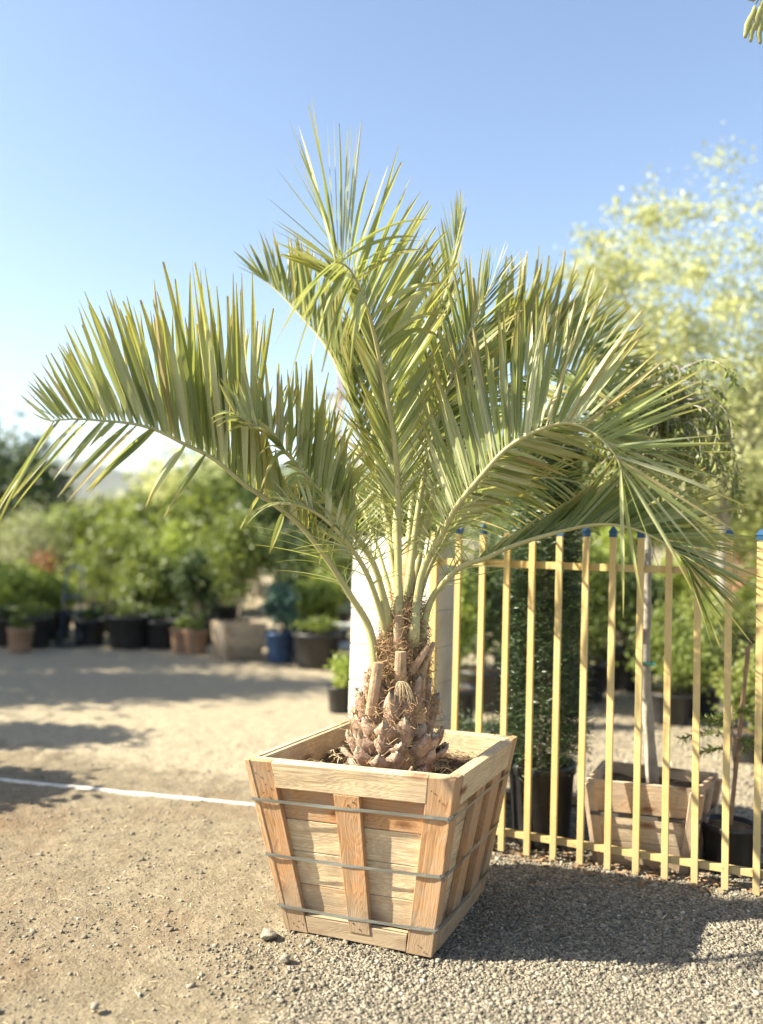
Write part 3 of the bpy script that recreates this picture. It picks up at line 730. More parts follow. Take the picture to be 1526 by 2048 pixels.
# woven fibre
mb = MB(); rf_ = random.Random(9)
for i in range(3400):
    py = rf_.triangular(1170, 1520, 1310); c, R = core(py); th = rf_.uniform(math.pi * .95, 2.05 * math.pi) if rf_.random() < .8 else rf_.uniform(0, 6.28)
    q = R + rf_.uniform(0, .022); L = rf_.uniform(.03, .13); dth = rf_.uniform(-1, 1) * L / max(q, .05); p = []
    z0 = rf_.uniform(-.01, .01); dz = rf_.uniform(-.8, .8) * L; bul = rf_.uniform(0, .03) if rf_.random() < .85 else rf_.uniform(.03, .05)
    if py > 1385:
        if rf_.random() < .58: continue
        q += .02; L *= .7
    for s in range(6):
        t = s / 5; a = th + dth * t; qq = q + math.sin(t * 3.14) * bul + .006 * math.sin(t * 9 + i)
        p.append(c + Vector((math.cos(a) * qq, math.sin(a) * qq, z0 + dz * t + .010 * math.sin(t * 7 + i * 2))))
    rd = rf_.choice((.0006, .0007, .0009, .0014)); mb.tube(p, [rd, rd, rd, rd, rd * .8, rd * .5], 3, rf_.random(), cap=False)
o = mb.build('fibre', M['fibre'], palm); o['kind'] = 'stuff'
# pale root-like tuft in the middle of the trunk
mb = MB()
for i in range(22):
    a = rf_.uniform(-1.9, -0.6); L = rf_.uniform(.03, .09); c0 = P(800, 1368, DT - .145)
    p = [c0 + Vector((math.cos(a) * L * t + rf_.uniform(-.003, .003), -.012 * t, .02 * math.sin(t * 3) - L * .9 * t * t)) for t in (0, .25, .5, .75, 1)]
    mb.tube(p, [.0018, .0015, .0013, .001, .0006], 4, .9)
mb.build('dry_tuft', M['straw'], palm)

def interp(keys, t):
    ts = [q[0] for q in keys]
    return np.array([np.interp(t, ts, [q[i] for q in keys]) for i in range(1, len(keys[0]))])
VFR = []
def frond(pts, rows, n=70, wd=.020, t0=.30, r0=.0115, seed=0, droop=.25, skip=0.0, spine=True, lvb=0.5, taper_tip=.0025, wisp=22):
    """pts: (px, py, distance); rows: keyframes (t, right, up, away, length) giving where the leaflets of one side point"""
    r = random.Random(seed); cp = catmull([P(*q) for q in pts], 80)
    L = np.cumsum([0] + [(cp[i + 1] - cp[i]).length for i in range(80)]); Lt = L[-1]
    def at(t):
        s = t * Lt; i = int(np.searchsorted(L, s) - 1); i = max(0, min(79, i)); q = (s - L[i]) / max(1e-6, L[i + 1] - L[i])
        return cp[i].lerp(cp[i + 1], q), (cp[min(80, i + 2)] - cp[max(0, i - 1)]).normalized()
    mb = MB(); N = 44; ps = [at(i / N)[0] for i in range(N + 1)]
    rad = [r0 * ((1 - i / N) ** .8) * (1.5 - .5 * min(1, i / N * 6)) + taper_tip for i in range(N + 1)]
    tn = at(.1)[1]; sv = tn.cross(Vector((0, 1, 0))); sv = sv.normalized() if sv.length > .2 else Vector((1, 0, 0))
    q0 = pts[0]; b0 = P(q0[0] * .45 + 803 * .55, q0[1] + 55, DT); ps = [b0, b0.lerp(ps[0], .55)] + ps; rad = [rad[0] * 1.5, rad[0] * 1.35] + rad
    mb.tube(ps, rad, 8, .5, flat=.62, side=sv)
    if spine:   # small teeth along the stalk
        for i in range(46):
            t = .06 + (t0 - .04) * r.random(); p, tg = at(t); s_ = tg.cross(Vector((0, 1, 0))).normalized() * r.choice((-1, 1))
            rr_ = r0 * (1 - t) ** .8; b = p + s_ * rr_ * .9; d = (s_ * .7 + tg * .7).normalized() * r.uniform(.006, .016)
            mb.tube([b, b + d * .6, b + d], [.0012, .0009, .0002], 3, .4)
    fr = mb.build('frond', M['rachis'], palm, smooth=True)
    lf = MB()
    for ri, row in enumerate(rows):
        m_ = n
        for j in range(m_):
            t = t0 + (1 - t0) * ((j + r.uniform(-.3, .3)) / (m_ - 1)); t = min(.998, max(t0, t))
            if r.random() < (skip[ri] if isinstance(skip, (list, tuple)) else skip): continue
            p, tg = at(t); kf = interp(row, t); dead = r.random() < .035; d = Vector((kf[0], kf[2], kf[1])); 
            d = d.normalized() + Vector((r.gauss(0, .045), r.gauss(0, .07), r.gauss(0, .035))); d.normalize()
            ln = kf[3] * r.uniform(.86, 1.08) * (r.uniform(.55, .95) if r.random() < .06 else 1)
            if ln < .03: continue
            w0 = wd * r.uniform(.8, 1.15) * (0.35 + .65 * min(1, (t - t0) / .16)) * (1 - .45 * max(0, (t - .75) / .25))
            wv = tg - d * tg.dot(d)
            wv = wv.normalized() if wv.length > .15 else d.orthogonal().normalized()
            nn = d.cross(wv).normalized(); tw = r.gauss(0, .38); wv = (wv * math.cos(tw) + nn * math.sin(tw)).normalized(); nn = d.cross(wv).normalized()
            dr = (droop[ri] if isinstance(droop, (list, tuple)) else droop) * r.uniform(.4, 1.7) * ln * (1 - abs(d.z) * .5) * (2.2 if r.random() < .07 else 1); sb = r.gauss(0, .035) * ln
            ns = 7; vs = []; gc = []; vf = .16 * (1 if r.random() < .5 else -1)
            lvv = min(1, max(0, lvb + r.gauss(0, .28))); cut = r.random() < .3
            for i in range(ns + 1):
                s = i / ns
                c = p + d * (ln * (s - .06 * s * s)) + Vector((0, 0, -1)) * dr * s * s + wv * sb * s * s
                prof_ = min(1, .30 + s * 3.4) * (1 - max(0, (s - .42) / .58) ** 1.5 * (.93 if not cut else .72))
                h = w0 * .5 * prof_
                dd = d + Vector((0, 0, -1)) * (2 * dr * s / max(ln, .01)); dd.normalize()
                wl = (wv - dd * wv.dot(dd)).normalized(); nl = dd.cross(wl)
                a2 = .5 * s * tw; wl = wl * math.cos(a2) + nl * math.sin(a2); nl = dd.cross(wl)
                vs += [tuple(c - wl * h + nl * h * vf * 3), tuple(c), tuple(c + wl * h + nl * h * vf * 3)]
                zz = 2.0 if dead else lvv; gc += [(s, -1, zz), (s, 0, zz), (s, 1, zz)]
            fs = []
            for i in range(ns):
                a = i * 3; fs += [(a, a + 1, a + 4, a + 3), (a + 1, a + 2, a + 5, a + 4)]
            lf.add(vs, fs, lvv, gc)
    for j in range(wisp):      # thin basal leaflets
        t = t0 * r.uniform(.62, 1.25); p, tg = at(t); a = r.uniform(0, 6.28)
        d = Vector((math.cos(a), -.25 + .5 * r.random(), math.sin(a) * .6 + .35)); d = (d + tg * .5).normalized(); ln = r.uniform(.10, .34); dr = r.uniform(.0, .3) * ln
        sb = d.orthogonal().normalized() * r.gauss(0, .12) * ln; wv = d.cross(Vector((0, 1, .2))).normalized(); w0 = r.uniform(.0015, .0035); vs = []; gc = []
        for i in range(7):
            s = i / 6; c = p + d * ln * s + Vector((0, 0, -1)) * dr * s * s + sb * s * s; h = w0 * (1 - s * .8)
            vs += [tuple(c - wv * h), tuple(c + wv * h)]; gc += [(s, 0, .5)] * 2
        lf.add(vs, [(i * 2, i * 2 + 1, i * 2 + 3, i * 2 + 2) for i in range(6)], r.uniform(.2, .9), gc)
    o = lf.build('leaflets', M['palm'], fr)
    return fr

D = DT
FR = [
 dict(pts=[(820,1205,D+.02),(858,1030,3.72),(915,890,3.80),(985,795,3.86),(1065,748,3.9),(1145,742,3.93),(1220,772,3.95),(1270,815,3.95)],
  rows=[[(.35,-.35,1,.1,.30),(.55,-.15,1,.05,.42),(.75,.15,1,0,.36),(.9,.7,.7,0,.30),(1,1,-.2,0,.22)],
        [(.35,.5,.5,-.2,.22),(.6,.6,-.1,-.3,.26),(.8,.6,-.5,-.3,.28),(1,.4,-1,-.1,.24)]], n=60, wd=.024, t0=.33, seed=20, droop=.05, lvb=.32, skip=[.03,.1]),
 dict(pts=[(800,1215,D+.03),(790,1080,3.66),(800,940,3.74),(825,800,3.82),(860,690,3.9),(885,600,3.96)],
  rows=[[(.35,-.6,.7,-.1,.28),(.65,-.45,1,0,.36),(1,0,1,0,.24)],[(.35,.6,.7,-.1,.28),(.65,.5,1,0,.40),(1,.3,1,0,.24)]], n=52, wd=.018, t0=.3, seed=21, droop=.06, lvb=.45, skip=.05),
 # big left frond
 dict(pts=[(752,1335,D-.06),(738,1255,3.50),(700,1190,3.46),(655,1120,3.42),(600,1050,3.38),(540,1003,3.34),(490,970,3.30),(428,918,3.26),(368,888,3.22),(319,863,3.18),(269,848,3.14),(199,841,3.10),(150,838,3.06),(100,842,3.02)],
  rows=[[(.30,.1,.9,-.1,.06),(.44,-.2,1,-.1,.20),(.51,-.03,1,-.1,.34),(.525,.0,1,-.1,.84),(.62,-.10,1,-.12,.80),(.69,-.13,1,-.15,.66),(.75,-.28,1,-.15,.56),(.81,-.38,1,-.1,.54),(.89,-.45,1,-.1,.36),(.94,-.6,.9,-.1,.25),(1,-.9,.75,-.1,.16)],
        [(.30,.2,.9,.2,.06),(.44,-.1,1,.15,.18),(.52,.0,1,.2,.34),(.535,.05,1,.2,.76),(.64,-.03,1,.2,.66),(.75,-.2,1,.2,.56),(.86,-.35,1,.1,.42),(.94,-.6,.9,.1,.25),(1,-1,.35,.1,.15)],
        [(.30,0,-1,-.5,.05),(.50,-.1,-.5,-1,.35),(.75,-.3,-.6,-.9,.42),(.9,-.5,-.8,-.6,.42),(1,-.6,-.9,-.3,.42)],
        [(.30,0,-1,-.5,.0),(.86,-.5,-.7,-.5,.0),(.90,-.5,-.8,-.6,.30),(1,-.55,-1,-.4,.42)]], n=76, wd=.027, t0=.30, seed=1, droop=[.03,.03,.1,.25], skip=[.02,.08,.93,.68]),
 # second left frond
 dict(pts=[(778,1240,D-.06),(747,1128,3.46),(694,1050,3.40),(627,970,3.32),(588,923,3.27),(548,883,3.22),(508,851,3.17),(470,828,3.13)],
  rows=[[(.35,.1,.9,-.1,.12),(.5,.15,1,-.1,.35),(.65,.06,1,-.15,.46),(.8,.0,1,-.1,.33),(1,-.5,.9,-.1,.14)],
        [(.35,.5,.5,.3,.12),(.55,.5,.8,.3,.30),(.75,.4,1,.2,.30),(1,-.3,1,.1,.14)],
        [(.35,-.3,-.1,-.8,.10),(.55,-.5,.5,-.7,.20),(.8,-.5,.7,-.7,.20),(1,-.9,.3,-.3,.12)]], n=50, wd=.021, t0=.35, seed=2, droop=[.05,.08,.5], skip=[.05,.15,.5]),
 # upper left rear frond
 dict(pts=[(800,1240,D+.02),(785,1100,3.65),(760,980,3.75),(725,860,3.85),(690,770,3.92),(650,690,4.0),(600,630,4.05),(550,578,4.1),(513,550,4.12)],
  rows=[[(.35,-.5,.8,.1,.25),(.55,-.15,1,0,.45),(.72,-.12,1,0,.50),(.86,-.15,1,0,.42),(.94,-.35,1,0,.30),(1,-.9,.5,0,.12)],
        [(.35,.4,.8,.1,.25),(.55,.3,1,.1,.42),(.75,.15,1,.1,.42),(.9,.05,1,.1,.36),(1,-.7,.7,0,.12)]], n=58, wd=.024, t0=.32, seed=3, droop=.06, lvb=.4, skip=[.03,.1]),
 # tall centre frond bending over towards the viewer
 dict(pts=[(800,1300,D-.08),(797,1150,3.50),(795,1000,3.46),(790,900,3.42),(774,798,3.36),(751,680,3.28),(729,600,3.20),(708,552,3.12),(690,530,3.05),(670,524,2.98)],
  rows=[[(.33,-.6,.8,-.2,.22),(.5,-.5,1,-.2,.36),(.68,-.42,1,-.2,.40),(.80,-.6,.8,-.3,.38),(.86,-.9,.35,-.3,.34),(.91,-.9,.6,-.1,.40),(.95,-.45,1,0,.50),(1,-.16,1,0,.60)],
        [(.33,.6,.8,0,.22),(.5,.5,1,.1,.44),(.68,.5,1,.1,.56),(.80,.48,1,.05,.54),(.90,.28,1,.05,.54),(.95,.05,1,0,.56),(1,-.12,1,0,.60)],
        [(.33,0,0,-1,.0),(.80,-.2,-.5,-.6,.0),(.86,-.2,-.6,-.7,.30),(1,-.45,-.5,-.5,.34)],
        [(.33,0,0,-1,.0),(.66,.8,.7,-.2,.0),(.72,.8,.8,-.3,.42),(1,.8,.7,-.1,.42)]], n=82, wd=.023, t0=.33, r0=.015, seed=4, droop=[.08,.08,.5,.45], skip=[.08,.03,.15,.72], lvb=.6),
 # rear upright frond
 dict(pts=[(808,1220,D+.03),(820,1050,3.68),(835,900,3.78),(855,760,3.88),(880,640,3.96),(903,540,4.02),(918,455,4.06)],
  rows=[[(.35,-.7,.75,0,.30),(.6,-.5,.9,0,.38),(.8,-.25,1,0,.34),(1,-.05,1,0,.22)],
        [(.35,.7,.75,.1,.30),(.6,.5,.9,.1,.38),(.8,.25,1,0,.34),(1,.05,1,0,.24)]], n=44, wd=.018, t0=.33, seed=5, droop=.12, lvb=.45),
 # right frond arching over
 dict(pts=[(828,1275,D-.09),(835,1190,3.50),(850,1130,3.48),(880,1077,3.44),(914,1013,3.38),(965,950,3.32),(1007,903,3.28),(1049,874,3.25),(1092,855,3.21),(1134,846,3.18),(1176,859,3.14),(1210,886,3.10),(1231,912,3.07),(1242,938,3.05)],
  rows=[[(.33,-.5,.9,.1,.30),(.45,-.35,1,.1,.55),(.55,-.22,1,.1,.62),(.65,-.02,1,.1,.60),(.75,.25,1,.1,.54),(.84,.75,.75,0,.45),(.91,1,.4,-.05,.45),(.96,1,-.25,-.1,.50),(1,.35,-1,-.1,.56)],
        [(.33,.8,.3,.5,.18),(.5,.9,-.1,.6,.30),(.65,1,-.15,.5,.36),(.8,1,.0,.3,.42),(.9,1,-.35,.05,.50),(.96,.8,-.8,-.1,.58),(1,.05,-1,-.05,.50)]],
   n=72, wd=.026, t0=.32, r0=.0135, seed=6, droop=.05, lvb=.68, skip=[.02,.2]),
 # low right frond
 dict(pts=[(838,1295,D-.05),(858,1210,3.52),(888,1165,3.48),(925,1132,3.46),(965,1119,3.44),(1020,1094,3.42),(1070,1077,3.41),(1125,1062,3.40),(1176,1051,3.38),(1219,1049,3.36),(1261,1056,3.34),(1303,1072,3.32),(1346,1098,3.30),(1372,1122,3.28)],
  rows=[[(.33,.6,.7,0,.10),(.48,.75,.65,.1,.30),(.62,.66,.75,.1,.42),(.76,.8,.55,.1,.44),(.88,1,.1,0,.45),(.95,1,-.35,-.05,.42),(1,.7,-.9,-.1,.40)],
        [(.33,.7,.3,0,.08),(.55,.85,.5,.3,.30),(.75,1,.25,.3,.42),(.87,1,-.12,.1,.46),(.94,.9,-.6,-.05,.44),(1,.35,-1,0,.34)]], n=66, wd=.025, t0=.33, seed=7, droop=.06, lvb=.28, skip=[.02,.08]),
 # right rear fronds
 dict(pts=[(815,1210,D+.04),(840,1050,3.76),(880,920,3.88),(930,820,3.98),(990,745,4.06),(1050,705,4.12),(1110,690,4.16),(1165,700,4.18),(1205,730,4.18)],
  rows=[[(.35,-.3,1,.1,.35),(.5,-.1,1,0,.52),(.65,.06,1,0,.56),(.8,.16,1,0,.50),(.9,.35,1,0,.42),(1,1,.3,0,.25)],
        [(.35,.3,.8,-.3,.30),(.5,.35,.9,-.2,.42),(.65,.3,1,-.2,.48),(.8,.4,.9,-.2,.44),(.92,.8,.5,-.1,.36),(1,1,-.3,-.1,.25)]], n=66, wd=.030, t0=.33, seed=8, droop=.03, lvb=.35, skip=[.03,.1]),
 dict(pts=[(820,1230,D+.04),(880,1060,3.8),(960,930,3.98),(1060,855,4.12),(1160,815,4.22),(1250,805,4.28),(1330,830,4.3),(1370,865,4.3)],
  rows=[[(.35,.0,1,.1,.25),(.6,.3,1,0,.42),(.8,.6,.8,0,.40),(.92,1,.3,0,.36),(1,.9,-.5,0,.30)],
        [(.35,.6,.3,-.2,.20),(.6,.8,-.1,-.2,.34),(.8,.9,-.2,-.2,.38),(.92,.8,-.6,-.1,.38),(1,.3,-1,0,.30)]], n=52, wd=.021, t0=.33, seed=9, droop=.12, lvb=.5, skip=.1),
 # fillers inside the crown
 dict(pts=[(795,1210,D),(775,1060,3.68),(752,920,3.78),(735,790,3.88),(722,670,3.96),(715,580,4.0)],
  rows=[[(.35,-.7,.6,0,.26),(.7,-.4,.9,0,.32),(1,0,1,0,.25)],[(.35,.7,.6,0,.26),(.7,.5,.9,0,.36),(1,.1,1,0,.28)]], n=40, wd=.017, t0=.3, seed=10, droop=.1, lvb=.4, skip=.12),
 dict(pts=[(815,1190,D-.04),(838,1010,3.52),(868,870,3.50),(905,750,3.52),(945,650,3.56),(985,565,3.62)],
  rows=[[(.35,-.6,.8,-.2,.30),(.6,-.35,1,-.1,.46),(.85,-.1,1,0,.34),(1,.3,.9,0,.2)],[(.35,.8,.5,0,.28),(.6,.75,.7,.1,.42),(.85,.7,.8,0,.34),(1,.5,.8,0,.2)]], n=48, wd=.020, t0=.32, seed=11, droop=.12, lvb=.42, skip=.08),
 dict(pts=[(772,1255,D-.05),(735,1150,3.44),(690,1080,3.36),(645,1035,3.28),(600,1012,3.2),(565,1008,3.13)],
  rows=[[(.3,-.3,.9,-.2,.15),(.6,-.3,.8,-.3,.22),(1,-.8,.1,-.3,.16)],[(.3,.5,.6,.1,.15),(.6,.2,.9,0,.24),(1,-.5,.6,0,.15)]], n=30, wd=.014, t0=.4, r0=.010, seed=12, droop=.5, lvb=.7, skip=.2),
 dict(pts=[(805,1200,D+.05),(825,1000,3.9),(850,880,4.15),(885,810,4.4),(930,770,4.6)],
  rows=[[(.35,-.8,.5,0,.28),(.7,-.6,.8,0,.36),(1,-.1,1,.2,.3)],[(.35,.8,.5,0,.28),(.7,.7,.7,0,.36),(1,.4,.9,.2,.3)]], n=40, wd=.018, t0=.3, seed=13, droop=.15, lvb=.3, skip=.1),
 dict(pts=[(788,1220,D+.05),(745,1070,3.85),(700,960,4.05),(650,880,4.25),(600,830,4.4)],
  rows=[[(.35,-.6,.7,0,.2),(.7,-.3,1,0,.30),(1,-.6,.8,.2,.2)],[(.35,.6,.7,0,.2),(.7,.3,1,0,.32),(1,.1,1,.2,.2)]], n=38, wd=.017, t0=.3, seed=14, droop=.12, lvb=.35, skip=.12),
 dict(pts=[(822,1240,D+.02),(865,1120,3.62),(930,1030,3.72),(1010,975,3.82),(1090,955,3.9),(1160,965,3.95)],
  rows=[[(.35,.2,.9,0,.2),(.65,.4,.9,0,.28),(1,1,.2,0,.2)],[(.35,.9,-.1,-.2,.2),(.65,.9,-.3,-.2,.28),(1,.8,-.6,0,.2)]], n=40, wd=.014, t0=.3, r0=.011, seed=15, droop=.2, lvb=.4, skip=.15),
]
for q in FR: frond(**q)

# ------------------------------------------------------------------ yellow fence
fence = root('yellow_fence', tuple(FP(0)), 'yellow painted steel picket fence with blue tipped bars behind the palm', 'fence')
caps = {1: 1, 2: 1, 5: 1, 6: 1, 7: 1, 8: 1, 10: 1, 11: 1, 12: 1, 13: 1, 15: 1, 16: 1}
rr = random.Random(21)
for i in range(0, 19):
    mb = MB(); tp = 1.545; ln = rr.uniform(-.004, .004)
    w_ = .0145 if i else .018
    pts = []
    for z, dx in ((.012, 0), (tp, ln)):
        for a_, b_ in ((-w_, .003), (w_, .003), (w_, .028), (-w_, .028)): pts.append(FP(i, z, b_) + fdir * (a_ + dx))
    q = [pts[1], pts[0], pts[3], pts[2], pts[5], pts[4], pts[7], pts[6]]
    mb.box8(q); pk = mb.build('picket', M['yellow'], fence, bevel=.0015)
    if i in caps:
        mb = MB(); c = FP(i, tp, .0155) + fdir * ln; vs = []
        for (h, s_) in ((-.008, .0175), (.010, .0175), (.016, .0205), (.044, .002)):
            for a_, b_ in ((-1, -1), (1, -1), (1, 1), (-1, 1)): vs.append(tuple(c + fdir * a_ * s_ + fnor * b_ * s_ * .8 + Vector((0, 0, h))))
        fs = [(k * 4 + j, k * 4 + (j + 1) % 4, k * 4 + 4 + (j + 1) % 4, k * 4 + 4 + j) for k in range(3) for j in range(4)] + [(3, 2, 1, 0), (12, 13, 14, 15)]
        mb.add(vs, fs); mb.build('tip_cap', M['blue'], pk)
for zt, hh in ((1.411, .034), (.107, .030)):
    mb = MB(); pts = []
    for z in (zt - hh, zt):
        for a_, b_ in ((-.35, -.030), (18.6, -.030), (18.6, -.0), (-.35, -.0)): pts.append(FP(a_, z, b_))
    mb.box8(pts); mb.build('rail', M['yellow'], fence, bevel=.0015)

# ------------------------------------------------------------------ white block pillar
def px_of(p):
    q = Vector(p) - Vector((0, 0, CAMZ)); d = q.dot(D_); return 763 + F_PX * q.dot(R_) / d
def solve_i(px, z):
    lo, hi = -12.0, 4.0
    for _ in range(50):
        m_ = (lo + hi) / 2
        if px_of(FP(m_, z)) < px: lo = m_
        else: hi = m_
    return lo
i0, i1 = solve_i(702, 1.1), solve_i(864, 1.1)
def block_mat():
    m, n, l = new_mat('painted_block'); geo = n.new('ShaderNodeNewGeometry'); pos = geo.outputs['Position']
    p = nd(n, 'ShaderNodeBsdfPrincipled'); p.inputs['Roughness'].default_value = .8
    v = n.new('ShaderNodeTexVoronoi'); v.inputs['Scale'].default_value = 160; l.new(pos, v.inputs['Vector'])
    pit = ramp(n, [(0.10, (0, 0, 0)), (0.3, (1, 1, 1))]); l.new(v.outputs['Distance'], pit.inputs[0])
    nz = noise(n, l, pos, 60, 4); r = ramp(n, [(0.35, (0, 0, 0)), (0.5, (1, 1, 1))]); l.new(nz, r.inputs[0])
    h = mixc(n, l, r.outputs[0], pit.outputs[0], (1, 1, 1))
    st = noise(n, l, pos, 4, 6); sr = ramp(n, [(.45, (.56, .545, .50)), (.7, (.42, .385, .32))]); l.new(st, sr.inputs[0])
    l.new(mixc(n, l, 1, sr.outputs[0], mixc(n, l, .25, (1, 1, 1), h), 'MULTIPLY'), p.inputs['Base Color'])
    l.new(bump(n, l, h, .8, .003), p.inputs['Normal']); out(n, l, p.outputs[0]); return m
M['block'] = block_mat()
mb = MB(); pd = .40; ch = .1895; H = 1.515; k = 0; z = 0.0
mb2p = [FP(i0 + .06, 0, .0) for _ in range(1)]
core_p = []
for zz in (0, H - .01):
    for a_, b_ in ((i0 + .05, -pd + .006), (i1 - .05, -pd + .006), (i1 - .05, -.008), (i0 + .05, -.008)): core_p.append(FP(a_, zz, b_))
mb.box8(core_p)
while z < H - .02:
    z1 = min(z + ch - .005, H)
    pts = []
    jx = rr.uniform(-.02, .02)
    for zz in (z, z1):
        for a_, b_ in ((i0 + jx, -pd), (i1 + jx, -pd), (i1 + jx, 0), (i0 + jx, 0)): pts.append(FP(a_, zz, b_))
    mb.box8(pts); z += ch
o = mb.build('block_pillar', M['block'], bevel=.004); tag(o, 'white painted concrete block pillar at the end of the yellow fence', 'pillar')

# ------------------------------------------------------------------ foliage builders
def leaf_cloud(name, pts, size, aspect, mat, parent, seed, dirs=None, lvc=None, group=None):
    r = np.random.default_rng(seed); n = len(pts)
    d = r.normal(size=(n, 3)) if dirs is None else dirs + r.normal(size=(n, 3)) * .45
    d /= np.linalg.norm(d, axis=1, keepdims=True)
    s = np.cross(d, r.normal(size=(n, 3))); s /= np.linalg.norm(s, axis=1, keepdims=True)
    nn = np.cross(d, s)
    L = size * r.uniform(.6, 1.3, n)[:, None]; W = L * aspect
    V = np.stack([pts, pts + d * L * .5 + s * W * .5 + nn * W * .15, pts + d * L - nn * L * .12, pts + d * L * .5 - s * W * .5 + nn * W * .15], 1).reshape(-1, 3)
    Fq = (np.array([(0, 1, 2, 3)])[None] + (np.arange(n) * 4)[:, None, None]).reshape(-1, 4)
    lv = np.repeat(np.clip((r.normal(.5, .2, n) if lvc is None else lvc + r.normal(0, .12, n)), 0, 1), 4)
    return mesh_np(name, V, Fq, lv, mat, parent=parent)
def cluster_pts(c, rad, n, seed, clumps=40, tight=.22, hollow=.35, gap=0.0):
    """leaf positions in clumps through an ellipsoid; returns points and clump centres"""
    r = np.random.default_rng(seed); c = np.array(c, float); rad = np.array(rad, float)
    u = r.normal(size=(clumps, 3)); u /= np.linalg.norm(u, axis=1, keepdims=True)
    rr_ = r.uniform(hollow, 1, clumps) ** .6; cc_ = c + u * rr_[:, None] * rad * r.uniform(.8, 1.1, (clumps, 1))
    k = r.integers(0, clumps, n); sc = r.uniform(.5, 1.5, clumps)[k][:, None]
    p = cc_[k] + r.normal(size=(n, 3)) * rad * tight * sc
    lvb = r.uniform(.25, .8, clumps)[k]
    return p, cc_, lvb
def branches(base, top, cc_, r0, parent, mat, seed=0, nb=14, name='trunk'):
    r = random.Random(seed); mb = MB(); base = Vector(base); top = Vector(top)
    mid = base.lerp(top, .5) + Vector((r.uniform(-.05, .05), r.uniform(-.05, .05), 0)) * (top - base).length
    pts = catmull([base, mid, top], 10); mb.tube(pts, [r0 * (1 - .5 * i / 10) for i in range(11)], 9, .5)
    idx = list(range(len(cc_))); r.shuffle(idx)
    for i in idx[:nb]:
        e = Vector(cc_[i]); t = r.uniform(.55, 1); s = pts[int(t * 10)]
        m_ = s.lerp(e, .5) + Vector((r.uniform(-.1, .1), r.uniform(-.1, .1), r.uniform(0, .15))) * (e - s).length
        rb_ = r0 * .38; mb.tube(catmull([s, m_, e], 6), [rb_ * (1 - .8 * k_ / 6) for k_ in range(7)], 5, .5)
    return mb.build(name, mat, parent, smooth=True)
def tree(name, base, h, cr, crz, cz, n, size, mat, label, cat, seed, trunk_r=.05, bark='bark', group=None, clumps=50, aspect=.5, tight=.16, hollow=.3, extra=None, root_z=0):
    t = root(name, tuple(base), label, cat, group); b = Vector(base)
    P_, cc_, lvb = cluster_pts((b.x, b.y, b.z + cz), (cr, cr, crz), n, seed, clumps, tight, hollow)
    if extra:
        for (ox, oy, oz, rx, rz, m_) in extra:
            a, c2, l2 = cluster_pts((b.x + ox, b.y + oy, b.z + oz), (rx, rx, rz), m_, seed + 7, max(6, clumps // 3), tight, hollow)
            P_ = np.r_[P_, a]; cc_ = np.r_[cc_, c2]; lvb = np.r_[lvb, l2]
    ok = P_[:, 2] > b.z + .02
    branches(b + Vector((0, 0, root_z)), b + Vector((0, 0, max(cz - crz * .2, h * .4))), cc_, trunk_r, t, M[bark], seed, nb=min(22, len(cc_)))
    leaf_cloud('crown', P_[ok], size, aspect, M[mat], t, seed + 3, lvc=lvb[ok])
    return t
def pot_part(t, c, r, h, mat='pot', seed=0, name='pot', taper=.8):
    mb = MB(); mb.lathe((c[0], c[1], c[2]), [(0.001, .002), (r * taper, .002), (r * (taper + .02), .02), (r * .985, h * .86), (r * 1.045, h * .88), (r * 1.06, h * .97), (r * 1.03, h), (r * .97, h), (r * .96, h * .9)], 36, .5, .01, seed)
    p = mb.build(name, M[mat], t, smooth=False)
    for f_ in p.data.polygons: f_.use_smooth = len(f_.vertices) == 4
    mb = MB(); mb.lathe((c[0], c[1], c[2] + h * .9), [(r * .965, 0), (r * .6, .012), (r * .2, .004), (0.002, .01)], 24, .5, .02, seed + 1); mb.build('soil', M['soil'], t, smooth=True)
def potted(px, d, pr, ph, h, w, mat, label, cat, seed, n=2600, size=.06, aspect=.45, group=None, potmat='pot', name='potted_shrub', low=.0, clumps=26, stem=True):
    g = G(px, d); t = root(name, tuple(g), label, cat, group); pot_part(t, g, pr, ph, potmat, seed)
    cz = ph + (h - ph) * (.5 + low); rz = (h - ph) * (.5 - low) ; 
    P_, cc_, lvb = cluster_pts((g.x, g.y, cz), (w / 2, w / 2, rz), n, seed, clumps, .2, .2)
    ok = P_[:, 2] > ph * .85
    if stem: branches(g + Vector((0, 0, ph * .88)), (g.x, g.y, cz), cc_, .012 + w * .012, t, M['bark'], seed, 8, name='stem')
    leaf_cloud('foliage', P_[ok], size, aspect, M[mat], t, seed, lvc=lvb[ok])
    return t

# ------------------------------------------------------------------ behind the fence, near
# column shaped yew in a black pot
g = G(1092, 4.52); yew = root('potted_yew', tuple(g), 'dark column shaped yew in a big black pot just behind the fence', 'potted tree')
pot_part(yew, g, .165, .40, seed=3, taper=.84)
r = np.random.default_rng(44); n = 5600
z = r.uniform(.43, 2.15, n) ; th = r.uniform(0, 6.28, n); tz = (z - .36) / 1.79
prof_r = np.interp(tz, [0, .1, .35, .7, .9, 1], [.13, .165, .145, .13, .10, .03])
rad_ = prof_r * r.uniform(.15, 1.12, n) ** .55
cx_ = g.x + np.cos(th) * rad_; cy_ = g.y + np.sin(th) * rad_
dirs = np.c_[np.cos(th) * .8, np.sin(th) * .8, r.uniform(-.5, .9, n)]; dirs /= np.linalg.norm(dirs, axis=1, keepdims=True)
LB = r.uniform(.05, .13, n); m_ = 16
s = np.tile(np.linspace(.1, 1, m_), n); idx = np.repeat(np.arange(n), m_)
pp = np.c_[cx_, cy_, z][idx] + dirs[idx] * (LB[idx] * s)[:, None] + np.c_[np.zeros((n * m_, 2)), -.25 * LB[idx] * s ** 2]
